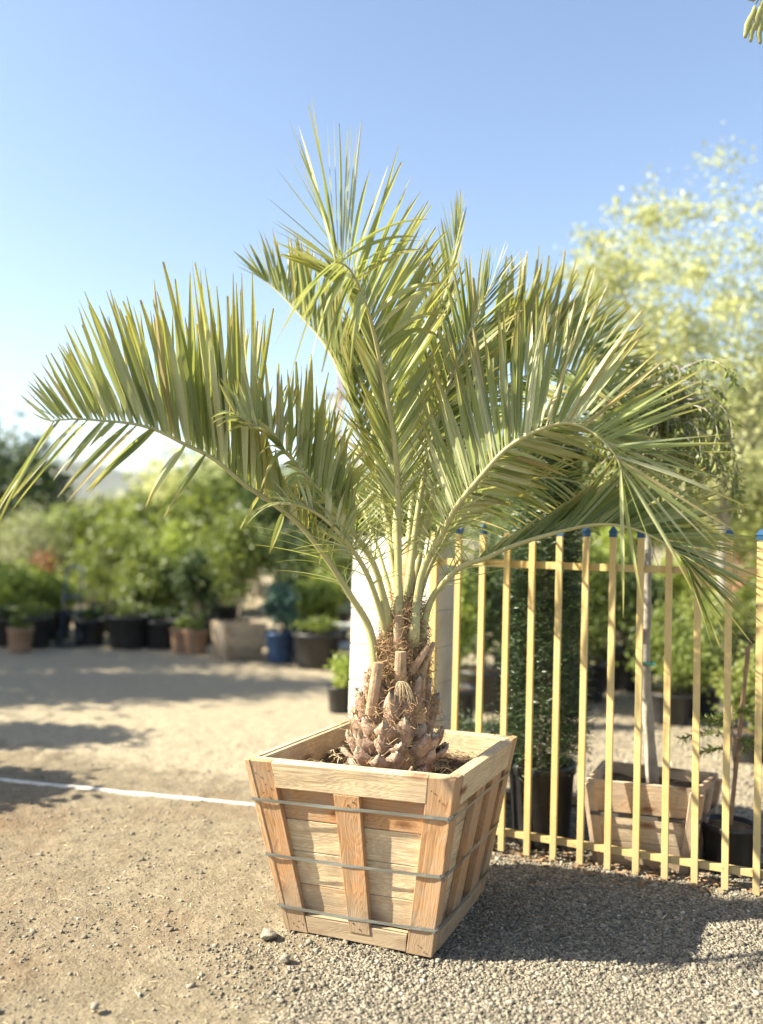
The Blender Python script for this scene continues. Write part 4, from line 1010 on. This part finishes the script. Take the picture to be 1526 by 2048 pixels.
sd_ = np.cross(dirs[idx], np.tile([[0, 0, 1.]], (n * m_, 1))); sd_ /= np.linalg.norm(sd_, axis=1, keepdims=True); sg = np.where(np.arange(n * m_) % 2, 1., -1.)[:, None]
leaf_cloud('foliage', pp, .034, .11, M['yew'], yew, 45, dirs=dirs[idx] * .8 + sd_ * sg * 1.6)
mb = MB(); mb.tube([g + Vector((0, 0, .36)), g + Vector((.01, 0, 1.2)), g + Vector((0, .01, 2.05))], [.022, .016, .005], 8); mb.build('trunk', M['bark'], yew)

# second wooden box with its weeping tree
H2 = .40
t2 = [PZ(1172, 1558, H2), PZ(1397, 1579, H2), PZ(1438, 1546, H2), PZ(1206, 1520, H2)]
c2 = sum(t2, Vector()) / 4; b2 = []
for p in t2: q = c2 + (p - c2) * .80; b2.append(Vector((q.x, q.y, 0)))
box2 = root('small_wooden_box', (c2.x, c2.y, 0), 'weathered wooden planter box standing right behind the yellow fence', 'planter')
for k in range(4):
    f = quad_map(b2[k], b2[(k + 1) % 4], t2[k], t2[(k + 1) % 4])
    def pc(name, *a, **kw):
        m_ = MB(); face_piece(m_, f, *a, **kw); return m_.build(name, M['oldpine'], box2, bevel=.002)
    for (v0, v1, lv) in ((.02, .30, .1), (.305, .62, .1), (.64, 1.0, .55)):
        pc('board', .015, .985, v0, v1, -.018, 0, lv=lv, seed=int(v0 * 100) + 300 + k)
    if k == 0:
        pc('corner_post', .0, .10, .0, .96, .001, .018, lv=.5, skew=(0, -.03), seed=311)
        pc('corner_post', .90, 1.0, .0, .96, .001, .018, lv=.5, skew=(.03, 0), seed=312)
    else:
        pc('corner_post', .0, .11, .0, .94, .001, .022, lv=.6, seed=320 + k); pc('corner_post', .89, 1.0, .0, .94, .001, .022, lv=.6, seed=330 + k)
        pc('batten', .45, .57, .02, .90, .001, .020, lv=.7, seed=340 + k)
mb = MB(); pts = []
for k in range(4):
    f = quad_map(b2[k], b2[(k + 1) % 4], t2[k], t2[(k + 1) % 4])
    for j in range(6): pts.append(f(j / 6, .63, .023))
n_ = len(pts); vs = []; fs = []
for p in pts: vs += [tuple(p + Vector((0, 0, -.009))), tuple(p + Vector((0, 0, .009)))]
for i in range(n_): a, b = i * 2, ((i + 1) % n_) * 2; fs.append((a, b, b + 1, a + 1))
mb.add(vs, fs); mb.build('band', M['wire'], box2)
ctr = [p.lerp(q, .86) for p, q in zip(b2, t2)]; cz2 = sum(ctr, Vector()) / 4
soil_patch([cz2 + (p - cz2) * .95 for p in ctr], H2 * .86, box2, .014, 24, 51)

WT = P(1306, 1556, 4.27); WT.z = H2 * .87
wt = root('weeping_tree', tuple(WT), 'slim grey trunked tree with drooping leafy twigs growing in the weathered box', 'tree')
tp = [WT, P(1296, 1440, 4.28), P(1290, 1330, 4.30), P(1293, 1200, 4.32), P(1294, 1080, 4.34), P(1290, 980, 4.36), P(1285, 880, 4.38), P(1280, 790, 4.4)]
mb = MB(); mb.tube(catmull(tp, 40), [.030 * (1 - .55 * i / 40) + .002 * math.sin(i * 1.3) for i in range(41)], 14, .5)
r2 = random.Random(5); LP = []; LD = []
for i in range(120):
    s0 = tp[-1].lerp(tp[-3], r2.random() ** 1.5); a = r2.uniform(0, 6.28); reach = r2.uniform(.1, .48); up = r2.uniform(-.02, .26); fall = r2.uniform(.25, .75)
    if math.cos(a) < 0: reach *= .75
    bp = []
    for j in range(9):
        t = j / 8; rd_ = reach * math.sin(min(1, t * 1.25) * 1.57)
        bp.append(s0 + Vector((math.cos(a) * rd_ + .02 * math.sin(j + i), math.sin(a) * rd_, up * math.sin(min(1, t * 2.2) * 1.57) - fall * max(0, t - .25) ** 1.5)))
    mb.tube(bp, [.006 * (1 - t / 8 * .85) for t in range(9)], 4, .4, cap=False)
    for j in range(48):
        t = r2.uniform(.2, 1) * 8; k = min(7, int(t)); q = bp[k].lerp(bp[k + 1], t - k); LP.append((q.x + r2.gauss(0, .012), q.y + r2.gauss(0, .012), q.z + r2.gauss(0, .012)))
        LD.append((r2.uniform(-.6, .6), r2.uniform(-.6, .6), -1))
mb.build('trunk', M['greybark'], wt, smooth=True)
leaf_cloud('foliage', np.array(LP), .042, .38, M['olive'], wt, 6, dirs=np.array(LD))
mb = MB(); tc = P(1293, 1326, 4.29); mb.tube([tc + Vector((math.cos(a) * .034, math.sin(a) * .034, .004 * math.sin(a * 2))) for a in np.linspace(0, 6.28, 20)], .006, 6); mb.build('tree_tie', M['tie'], wt)

# small pot with a staked seedling
g = G(1467, 4.16); sp_ = root('small_potted_seedling', tuple(g), 'small black pot with a thin feathery seedling tied to a brown stake', 'potted plant')
pot_part(sp_, g, .122, .225, seed=8, taper=.8)
mb = MB(); mb.box(P(1483, 1470, 4.17), .017, .017, .01); mb = MB()
a = g + Vector((.005, .01, .19)); b = P(1497, 1292, 4.2); mb.tube([a, b], [.011, .010], 4, side=Vector((.7, .7, 0))); mb.build('stake', M['stake'], sp_)
mb = MB(); a = g + Vector((-.01, -.005, .19)); pts = catmull([a, P(1468, 1560, 4.14), P(1466, 1480, 4.13), P(1464, 1410, 4.13)], 12); mb.tube(pts, [.006 - .0003 * i for i in range(13)], 6)
LP = []; LD = []; r2 = random.Random(15)
for (s_, e_) in (((1466, 1470), (1360, 1478)), ((1466, 1500), (1390, 1512)), ((1468, 1480), (1526, 1500)), ((1465, 1440), (1420, 1448)), ((1468, 1520), (1530, 1470)), ((1465, 1430), (1500, 1425)), ((1466, 1455), (1395, 1440))):
    A = P(*s_, 4.13); B = P(*e_, 4.13 + r2.uniform(-.12, .12)); mid_ = A.lerp(B, .5) + Vector((0, 0, .02)); bb = catmull([A, mid_, B], 12); mb.tube(bb, .0018, 4)
    for j in range(150):
        t = r2.uniform(.15, 1) * 12; k = min(11, int(t)); q = bb[k].lerp(bb[k + 1], t - k); LP.append(tuple(q)); LD.append(((B - A).normalized().x * .7, r2.uniform(-1, 1), r2.uniform(-.5, .35)))
mb.build('stem', M['stake'], sp_, smooth=True)
leaf_cloud('foliage', np.array(LP), .036, .15, M['mid'], sp_, 16, dirs=np.array(LD))

# low juniper behind the crate
g = G(955, 5.1); jn = root('low_juniper', tuple(g), 'low spreading dark juniper in a pot behind the back edge of the crate', 'potted plant'); pot_part(jn, g, .15, .26, seed=12)
P_, cc_, lvb = cluster_pts((g.x, g.y, .37), (.38, .3, .12), 5200, 13, 34, .22, .2); leaf_cloud('foliage', P_, .030, .16, M['dark'], jn, 14, lvc=lvb)

# wooden board lying on the ground behind the big pot
mb = MB(); a = PZ(1010, 1600, 0); b = PZ(1190, 1612, 0); v = (b - a); L = v.length
mb.box(((a.x + b.x) / 2, (a.y + b.y) / 2, .035), L + .5, .09, .05, math.atan2(v.y, v.x)); tag(mb.build('timber_board', M['pine'], bevel=.003), 'pale timber lying on the gravel behind the black pot of the yew', 'timber')

# ------------------------------------------------------------------ nursery stock behind the fence
GR = 'potted shrubs of the nursery behind the fence'
potted(912, 7.2, .20, .32, 1.28, .34, 'lime', 'bright green upright shrub seen beside the trunk between the first fence bars', 'potted shrub', 101, 2600, .05, group=GR)
potted(975, 8.0, .26, .36, 1.62, .85, 'dark', 'bushy dark green shrub behind the second and third fence bars', 'potted shrub', 102, 6500, .06, group=GR)
potted(1040, 9.2, .26, .36, 1.75, .9, 'mid', 'mid green shrub left of the column yew', 'potted shrub', 103, 5000, .07, group=GR)
potted(1168, 8.6, .26, .38, 1.55, .75, 'mid', 'leafy green shrub right of the yew above a shaded black pot', 'potted shrub', 104, 5200, .06, group=GR)
potted(1222, 9.6, .27, .42, 1.62, .62, 'lime', 'yellow green shrub in a large black pot seen between the middle bars', 'potted shrub', 105, 3000, .07, group=GR, low=.1)
potted(1268, 9.3, .26, .42, 1.30, .7, 'dark', 'dark round shrub in black pot left of the grey tree trunk', 'potted shrub', 106, 4200, .06, group=GR)
potted(1345, 7.6, .19, .26, .95, .86, 'mid', 'spreading green shrub just right of the grey tree trunk', 'potted shrub', 107, 6200, .05, group=GR)
potted(1402, 7.9, .19, .28, 1.05, .62, 'olive', 'olive green shrub in low black pot near the right end of the fence', 'potted shrub', 108, 3600, .05, group=GR)
potted(1352, 10.6, .24, .34, 1.35, .8, 'lime', 'pale yellow green bush beyond the spreading shrub', 'potted shrub', 109, 3600, .07, group=GR)
potted(1505, 6.3, .15, .22, .80, .42, 'olive', 'leafy shrub in black pot behind the stake of the seedling', 'potted shrub', 110, 2600, .05, group=GR)
fl = potted(1455, 11.4, .26, .36, 1.12, .9, 'lime', 'light green flowering bush with pink red blooms at the right', 'potted shrub', 111, 4200, .06, group=GR)
g = G(1455, 11.4); P_, cc_, lvb = cluster_pts((g.x, g.y - .1, .95), (.42, .4, .22), 240, 112, 16, .12, .4); o = leaf_cloud('flowers', P_, .06, .9, M['pink'], fl, 113); o['kind'] = 'stuff'
potted(1500, 12.4, .28, .36, 1.35, .9, 'redleaf', 'russet orange leaved bush at the far right behind the flowers', 'potted shrub', 114, 3400, .07, group=GR)
potted(1410, 12.6, .26, .36, 1.15, .8, 'mid', 'mid green bush left of the flowering bush', 'potted shrub', 115, 3200, .07, group=GR)
potted(1120, 10.8, .26, .36, 1.6, .9, 'gold', 'yellowish bush far behind the column yew', 'potted shrub', 116, 3200, .08, group=GR)
potted(1560, 10.2, .26, .36, 1.45, .9, 'mid', 'green shrub at the right edge beyond the last fence bar', 'potted shrub', 117, 3200, .08, group=GR)

# airy golden leaved tree rising on the right
g = G(1455, 9.0)
gt = tree('golden_tree', g, 5.4, 1.25, 1.15, 3.0, 12000, .055, 'gold', 'tall airy tree with small yellow green leaves rising at the right against the sky', 'tree', 210, .06, 'greybark', clumps=90, tight=.13, hollow=.15,
     extra=[(-.95, 0, 3.9, .9, .9, 5200), (-.2, .2, 4.7, 1.0, .75, 2600), (.9, .1, 3.2, .9, .9, 3600), (-.3, .1, 2.3, 1.1, .6, 4200), (-1.25, 0, 4.4, .55, .5, 1100), (.6, .1, 4.3, .7, .7, 900)])
g = G(1570, 12.0)
tree('leafy_tree', g, 4.2, 1.7, 1.3, 2.7, 11000, .10, 'olive', 'dense olive green tree behind the airy one at the right edge', 'tree', 211, .08, clumps=90, tight=.13, hollow=.2)
g = G(1240, 14.0)
tree('leafy_tree', g, 3.3, 1.3, .95, 2.3, 7000, .10, 'mid', 'rounded green tree far behind the middle of the fence', 'tree', 212, .07, clumps=70, tight=.14)
g = G(1020, 17.0)
tree('leafy_tree', g, 3.6, 1.7, 1.1, 2.3, 7000, .12, 'mid', 'green tree far behind the first bars of the fence', 'tree', 213, .08, clumps=70, tight=.14)
g = G(1400, 19.0)
tree('leafy_tree', g, 3.6, 1.9, 1.2, 2.3, 7000, .13, 'olive', 'olive tree in the distance behind the flowering bushes', 'tree', 214, .08, clumps=70, tight=.14)
# ------------------------------------------------------------------ left background
GL = 'potted shrubs in the shaded far row'
spec = [(-25, 12.6, 'lime', 1.0, .9, 'clipped lime green bush at the left edge of the far row'),
        (42, 12.2, 'lime', .92, .95, 'low wide lime green bush in the far row at the left'),
        (108, 12.4, 'lime', .88, .8, 'lime green bush left of the dark blue cart'),
        (98, 15.5, 'redleaf', 1.05, .45, 'small red leaved shrub above the lime green bushes'),
        (40, 17.0, 'grey', 1.85, 1.5, 'pale grey green bush behind the lime ones'),
        (120, 18.5, 'lime', 1.75, 1.3, 'pale lime bush beyond the red leaved shrub'),
        (222, 13.4, 'mid', 1.60, 1.05, 'round green bush right of the dark blue cart'),
        (292, 12.6, 'mid', 1.30, .85, 'green bush next to the round one in the far row'),
        (345, 13.2, 'lime', 1.55, .95, 'yellow green bush in the middle of the far row'),
        (402, 12.2, 'dark', 1.25, .72, 'dark green bush left of the far wooden crate'),
        (450, 14.2, 'mid', 1.75, .9, 'tall green bush behind the far wooden crate'),
        (632, 11.2, 'lime', .98, .62, 'bright green bush right of the blue glazed pot'),
        (600, 13.4, 'dark', 1.75, .95, 'dark bush behind the blue glazed pot'),
        (668, 13.0, 'mid', 1.35, .8, 'green bush in the far row next to the white pillar')]
for i, (px, d, mt, h, wd_, lab) in enumerate(spec):
    potted(px, d, .25 + .03 * (i % 3), .40, h, wd_, mt, lab, 'potted shrub', 300 + i, int(2600 + 1600 * wd_), .075, group=GL)
# extra dark pots without tall plants in front of the row
for i, (px, d, pr, ph) in enumerate(((12, 11.5, .24, .36), (72, 11.4, .26, .40), (186, 11.8, .22, .34), (262, 11.6, .28, .42), (330, 11.7, .25, .36), (640, 10.3, .28, .40))):
    potted(px, d, pr, ph, ph + .16, pr * 1.8, ('dark', 'mid')[i % 2], ('squat black pot with a low plant, ' + ('at the left edge of the front row', 'below the lime green bushes', 'just right of the blue cart', 'below the round green bush', 'left of the pair of clay pots', 'in front of the bright green bush')[i]), 'plant pot', 340 + i, 500, .06, group='squat black pots in front of the far row', stem=False, name='potted_plant')
for i, (px, d, lab) in enumerate(((398, 11.2, 'tan clay pot standing left of the far wooden crate'), (372, 11.3, 'tan clay pot, the left one of a pair in the far row'), (48, 10.9, 'small clay pot in front of the black pots at the left'))):
    g = G(px, d); t = root('clay_pot', tuple(g), lab, 'plant pot', 'clay pots in the far row'); M.setdefault('clay', plain('clay', (.26, .16, .10), .8, .2, 8))
    pot_part(t, g, .15, .30, 'clay', 350 + i); P_, cc_, lvb = cluster_pts((g.x, g.y, .36), (.12, .12, .10), 260, 352 + i, 8); leaf_cloud('foliage', P_, .06, .4, M['mid'], t, 353 + i)
# far wooden crate with a tree
g = G(482, 10.9); fc = root('far_wooden_crate', tuple(g), 'grey wooden planter crate in the far row left of the blue pot', 'planter')
tq = []; bq = []; an = .5
for k in range(4):
    a = an + k * math.pi / 2 + math.pi * 1.25
    tq.append(g + Vector((math.cos(a) * .36, math.sin(a) * .36, .44))); bq.append(g + Vector((math.cos(a) * .29, math.sin(a) * .29, 0)))
for k in range(4):
    f = quad_map(bq[k], bq[(k + 1) % 4], tq[k], tq[(k + 1) % 4])
    for (v0, v1) in ((.02, .32), (.335, .65), (.665, 1)):
        m_ = MB(); face_piece(m_, f, .01, .99, v0, v1, -.02, 0, lv=.2, seed=k * 9 + int(v0 * 9)); m_.build('board', M['oldpine'], fc)
    for u in (0, .88): m_ = MB(); face_piece(m_, f, u, u + .12, 0, 1, .001, .02, lv=.4, seed=k + 70); m_.build('corner_post', M['oldpine'], fc)
cq = sum(tq, Vector()) / 4; soil_patch([cq + (p - cq) * .93 - Vector((0, 0, .05)) for p in tq], .39, fc, .02, 12, 61)
g2 = Vector((g.x, g.y, .39)); tree('crate_tree', g2, 1.6, .42, .48, .95, 4200, .06, 'mid', 'small round headed tree growing in the grey far crate', 'tree', 360, .025, clumps=30, tight=.2)
# blue pot
potted(567, 10.6, .17, .36, .98, .50, 'bluegreen', 'blue green shrub in a dark blue glazed pot', 'potted shrub', 371, 3200, .05, potmat='bluepot', name='blue_pot_shrub')
# small lime plant beside the pillar
potted(688, 7.7, .11, .22, .46, .24, 'lime', 'small bright green plant in black pot beside the white pillar', 'potted plant', 372, 900, .045, name='small_potted_plant')
# dark blue hand cart
g = G(146, 11.6); ct = root('hand_cart', tuple(g), 'dark blue upright hand cart standing between the far pots', 'cart')
mb = MB()
for sx in (-.11, .11): mb.tube([g + Vector((sx, 0, .06)), g + Vector((sx, .04, .6)), g + Vector((sx * .9, .12, 1.0))], .016, 8)
mb.tube([g + Vector((-.10, .12, 1.0)), g + Vector((0, .15, 1.03)), g + Vector((.10, .12, 1.0))], .016, 8)
for z in (.2, .42, .64): mb.box((g.x, g.y + .02, z), .22, .014, .04)
mb.build('cart_frame', M['bluething'], ct); mb = MB(); mb.box((g.x, g.y - .10, .04), .30, .2, .012); mb.build('toe_plate', M['bluething'], ct)
for sx in (-.15, .15):
    mb = MB(); mb.tube([g + Vector((sx - .02, .05, .09)), g + Vector((sx + .02, .05, .09))], .09, 18); mb.build('wheel', M['pot'], ct)
# low stone ledges by the pillar
for (px, d, z, lab) in ((680, 11.8, .30, 'pale upper slab bench behind the small lime plant'), (672, 10.9, .14, 'pale lower slab bench in front of the upper one')):
    g = G(px, d); t = root('slab_bench', tuple(g), lab, 'bench'); mb = MB(); mb.box((g.x, g.y, z + .03), .75, .3, .06); mb.build('seat', M['greywall'], t, bevel=.005)
    for sx in (-.28, .28): mb = MB(); mb.box((g.x + sx, g.y, z / 2), .1, .24, z); mb.build('support', M['greywall'], t)
# trees of the middle and far distance
far = [(560, 17, 2.7, 1.1, 1.0, 1.7, 'dark', 'dark green tree behind the blue glazed pot'), (640, 20, 3.0, 1.2, 1.1, 1.8, 'mid', 'green tree beside the pale shed'), (450, 18, 2.9, 1.2, 1.1, 1.8, 'mid', 'full green tree behind the bushes of the far row'), (130, 19, 2.1, 1.3, .8, 1.2, 'mid', 'broad low tree behind the lime bushes'), (300, 17, 2.3, 1.2, .9, 1.3, 'mid', 'broad green tree left of the full one'), (-30, 21, 4.4, 1.7, 1.9, 2.5, 'dark', 'tall dark evergreen tree at the left edge'), (40, 24, 4.1, 1.2, 1.7, 2.3, 'dark', 'dark tree standing beside the evergreen at the left edge'),
       (170, 30, 2.6, 1.9, .9, 1.6, 'grey', 'pale grey green tree in the left distance below the hill'), (245, 34, 2.8, 2.2, 1.0, 1.7, 'grey', 'grey green tree in the centre of the left distance'),
       (215, 20, 2.1, 1.1, .8, 1.3, 'mid', 'bushy green tree behind the round bush'), (330, 26, 3.1, 1.5, 1.1, 1.9, 'olive', 'olive green tree left of the tall yellowish one'),
       (420, 24, 4.0, 1.7, 1.6, 2.4, 'gold', 'tall yellowish tree behind the left palm frond'), (520, 22, 3.2, 1.5, 1.2, 2.0, 'olive', 'green tree behind the far wooden crate'),
       (610, 26, 3.6, 1.8, 1.3, 2.2, 'mid', 'green tree left of the rusty pole'), (700, 30, 3.6, 1.9, 1.4, 2.1, 'olive', 'olive tree right behind the white pillar'),
       (800, 32, 3.2, 2.0, 1.2, 2.0, 'mid', 'green tree seen through the palm stalks'), (120, 45, 3.2, 3.2, 1.1, 1.9, 'grey', 'wide hazy tree far away below the hill'), (330, 48, 3.3, 3.4, 1.2, 2.0, 'grey', 'wide pale tree far away left of centre'),
       (1130, 28, 4.0, 2.2, 1.5, 2.4, 'olive', 'distant olive tree behind the column yew'), (1300, 30, 4.4, 2.4, 1.6, 2.6, 'mid', 'distant green tree behind the grey trunk'), (1500, 30, 4.8, 2.6, 1.8, 2.8, 'olive', 'distant olive tree at the right')]
for i, (px, d, h, cr, crz, cz, mt, lab) in enumerate(far):
    tree('distant_tree', G(px, d), h, cr, crz, cz, 4200, .07 + .006 * d, mt, lab, 'tree', 400 + i, .09, group='trees beyond the nursery', clumps=60, tight=.17, hollow=.1)
# trees outside the left edge whose shade falls on the drive
for i, (x, y, h, cr, crz, cz, lab) in enumerate(((-9.5, 11.8, 4.4, 1.2, 1.3, 3.0, 'shade tree left of the frame, farthest of four'), (-8.0, 10.1, 5.6, 1.3, 1.8, 3.5, 'shade tree left of the frame, third of four'), (-7.4, 8.2, 5.2, 1.2, 1.8, 3.3, 'shade tree left of the frame, second of four'), (-5.2, 6.2, 2.4, .40, .6, 1.8, 'small shade tree left of the frame'), (-3.75, 5.0, 1.3, .35, .35, .95, 'low bush just left of the frame'))):
    tree('shade_tree', Vector((x, y, 0)), h, cr, crz, cz, 9000, .13, 'mid', lab, 'tree', 440 + i, .08, clumps=60, tight=.2, hollow=.1)
# rusty utility pole and wires
g = G(672, 30); t = root('utility_pole', tuple(g), 'rusty brown utility pole standing behind the palm', 'pole')
mb = MB(); mb.tube([g, g + Vector((0, 0, 7.4))], [.075, .06], 12); mb.build('pole', M['rust'], t, smooth=True)
mb = MB(); mb.box((g.x, g.y, 6.3), 1.2, .1, .1); mb.build('crossarm', M['stake'], t)
for sx in (-.5, .1, .5): mb = MB(); mb.lathe((g.x + sx, g.y, 6.35), [(.03, 0), (.05, .03), (.03, .06), (.05, .09), (.02, .13)], 10); mb.build('insulator', M['wire'], t)
for k, sx in enumerate((-.5, .5)):
    mb = MB(); a = Vector((g.x + sx, g.y, 6.48)); b = a + Vector((40, 12, .6)); mb.tube([a.lerp(b, q / 20) - Vector((0, 0, 1.1 * 4 * (q / 20) * (1 - q / 20))) for q in range(21)], .008, 4); mb.build('wire', M['wire'], t)
# pale shed wall among the trees
g = G(650, 19); t = root('shed', tuple(g), 'pale grey shed half hidden left of the pillar', 'shed')
mb = MB(); mb.box((g.x, g.y, .95), 1.1, 1.2, 1.9); mb.build('wall', M['greywall'], t)
mb = MB(); mb.box((g.x, g.y, 1.94), 1.3, 1.4, .07); mb.build('roof', M['rust'], t)
mb = MB(); mb.box((g.x + .1, g.y - .605, .75), .5, .02, 1.5); mb.build('door', M['stake'], t)
g = G(1190, 18); t = root('garden_building', tuple(g), 'narrow whitish building front beyond the middle of the fence', 'building')
mb = MB(); mb.box((g.x, g.y, 1.0), .7, .8, 2.0); mb.build('wall', M['whitep'], t)
mb = MB(); mb.box((g.x, g.y, 2.05), .85, .95, .08); mb.build('roof', M['rust'], t)
mb = MB(); mb.box((g.x, g.y - .405, .75), .35, .02, 1.5); mb.build('door', M['stake'], t)

# sprig hanging into the top right corner
sp0 = P(1545, -40, 3.3); t = root('hanging_branch', tuple(sp0), 'leafy sprig with long pods hanging into the top right corner', 'branch')
mb = MB(); mb.tube(catmull([P(1640, -180, 3.35), sp0, P(1520, -6, 3.3), P(1512, 8, 3.3)], 14), [.006 - .0003 * i for i in range(15)], 6); mb.build('twig', M['bark'], t, smooth=True)
for (a, b, w_) in (((1510, 12), (1488, 76), 5), ((1524, 2), (1510, 60), 5), ((1514, 30), (1499, 84), 4.5), ((1520, 40), (1519, 88), 4.5), ((1528, 0), (1524, 50), 4), ((1505, 2), (1500, -12), 6), ((1530, 20), (1534, 80), 5)):
    A = P(*a, 3.3); B = P(*b, 3.3); mb = MB(); v = B - A; cs = [A + v * q / 8 + Vector((.003 * math.sin(q), 0, 0)) for q in range(9)]
    ww = w_ * 3.3 / F_PX; mb.tube(cs, [ww * (.25 + .95 * math.sin(min(1, .12 + q / 8 * .8) * 3.0)) * (1 + .12 * (q % 2)) for q in range(9)], 8, .6, flat=.35); mb.build('pod', M['pod'], t, smooth=True)

# ------------------------------------------------------------------ far hill
mb = MB(); vs = []; fs = []; nx, ny = 90, 10
for i in range(nx + 1):
    for j in range(ny + 1):
        x = -3900 + 7800 * i / nx; q = j / ny; y = 3000 + 1200 * q
        hh = (310 + 90 * math.sin(x / 980 + .9) + 50 * math.sin(x / 350) + 20 * math.sin(x / 120 + 1)) * math.sin(q * math.pi * .5) * (1 + .06 * math.sin(j * 2 + x / 60))
        vs.append((x, y, max(-1, hh * (1 if q else 0))))
for i in range(nx):
    for j in range(ny): a = i * (ny + 1) + j; fs.append((a, a + ny + 1, a + ny + 2, a + 1))
M['hill'] = plain('hill_scrub', (.10, .11, .09), .95, .3, .02, spec=.1)
mb.add(vs, fs); o = mb.build('hills', M['hill'], smooth=True); o['kind'] = 'structure'

# pale air: one even box of haze round everything
me = bpy.data.meshes.new('haze'); bm = bmesh.new(); bmesh.ops.create_cube(bm, size=1.0)
bm.transform(Matrix.Translation((0, 0, 249)) @ Matrix.Diagonal((14400, 14400, 500, 1))); bm.to_mesh(me); bm.free()
hz, n, l = new_mat('haze'); pv = n.new('ShaderNodeVolumePrincipled'); pv.inputs['Density'].default_value = 0.00004; pv.inputs['Color'].default_value = (.92, .95, 1, 1)
oo = n.new('ShaderNodeOutputMaterial'); l.new(pv.outputs[0], oo.inputs['Volume']); me.materials.append(hz)
o = bpy.data.objects.new('haze', me); C.objects.link(o); tag(o, 'pale even haze filling the air out to the distant hill', 'haze', kind='stuff')
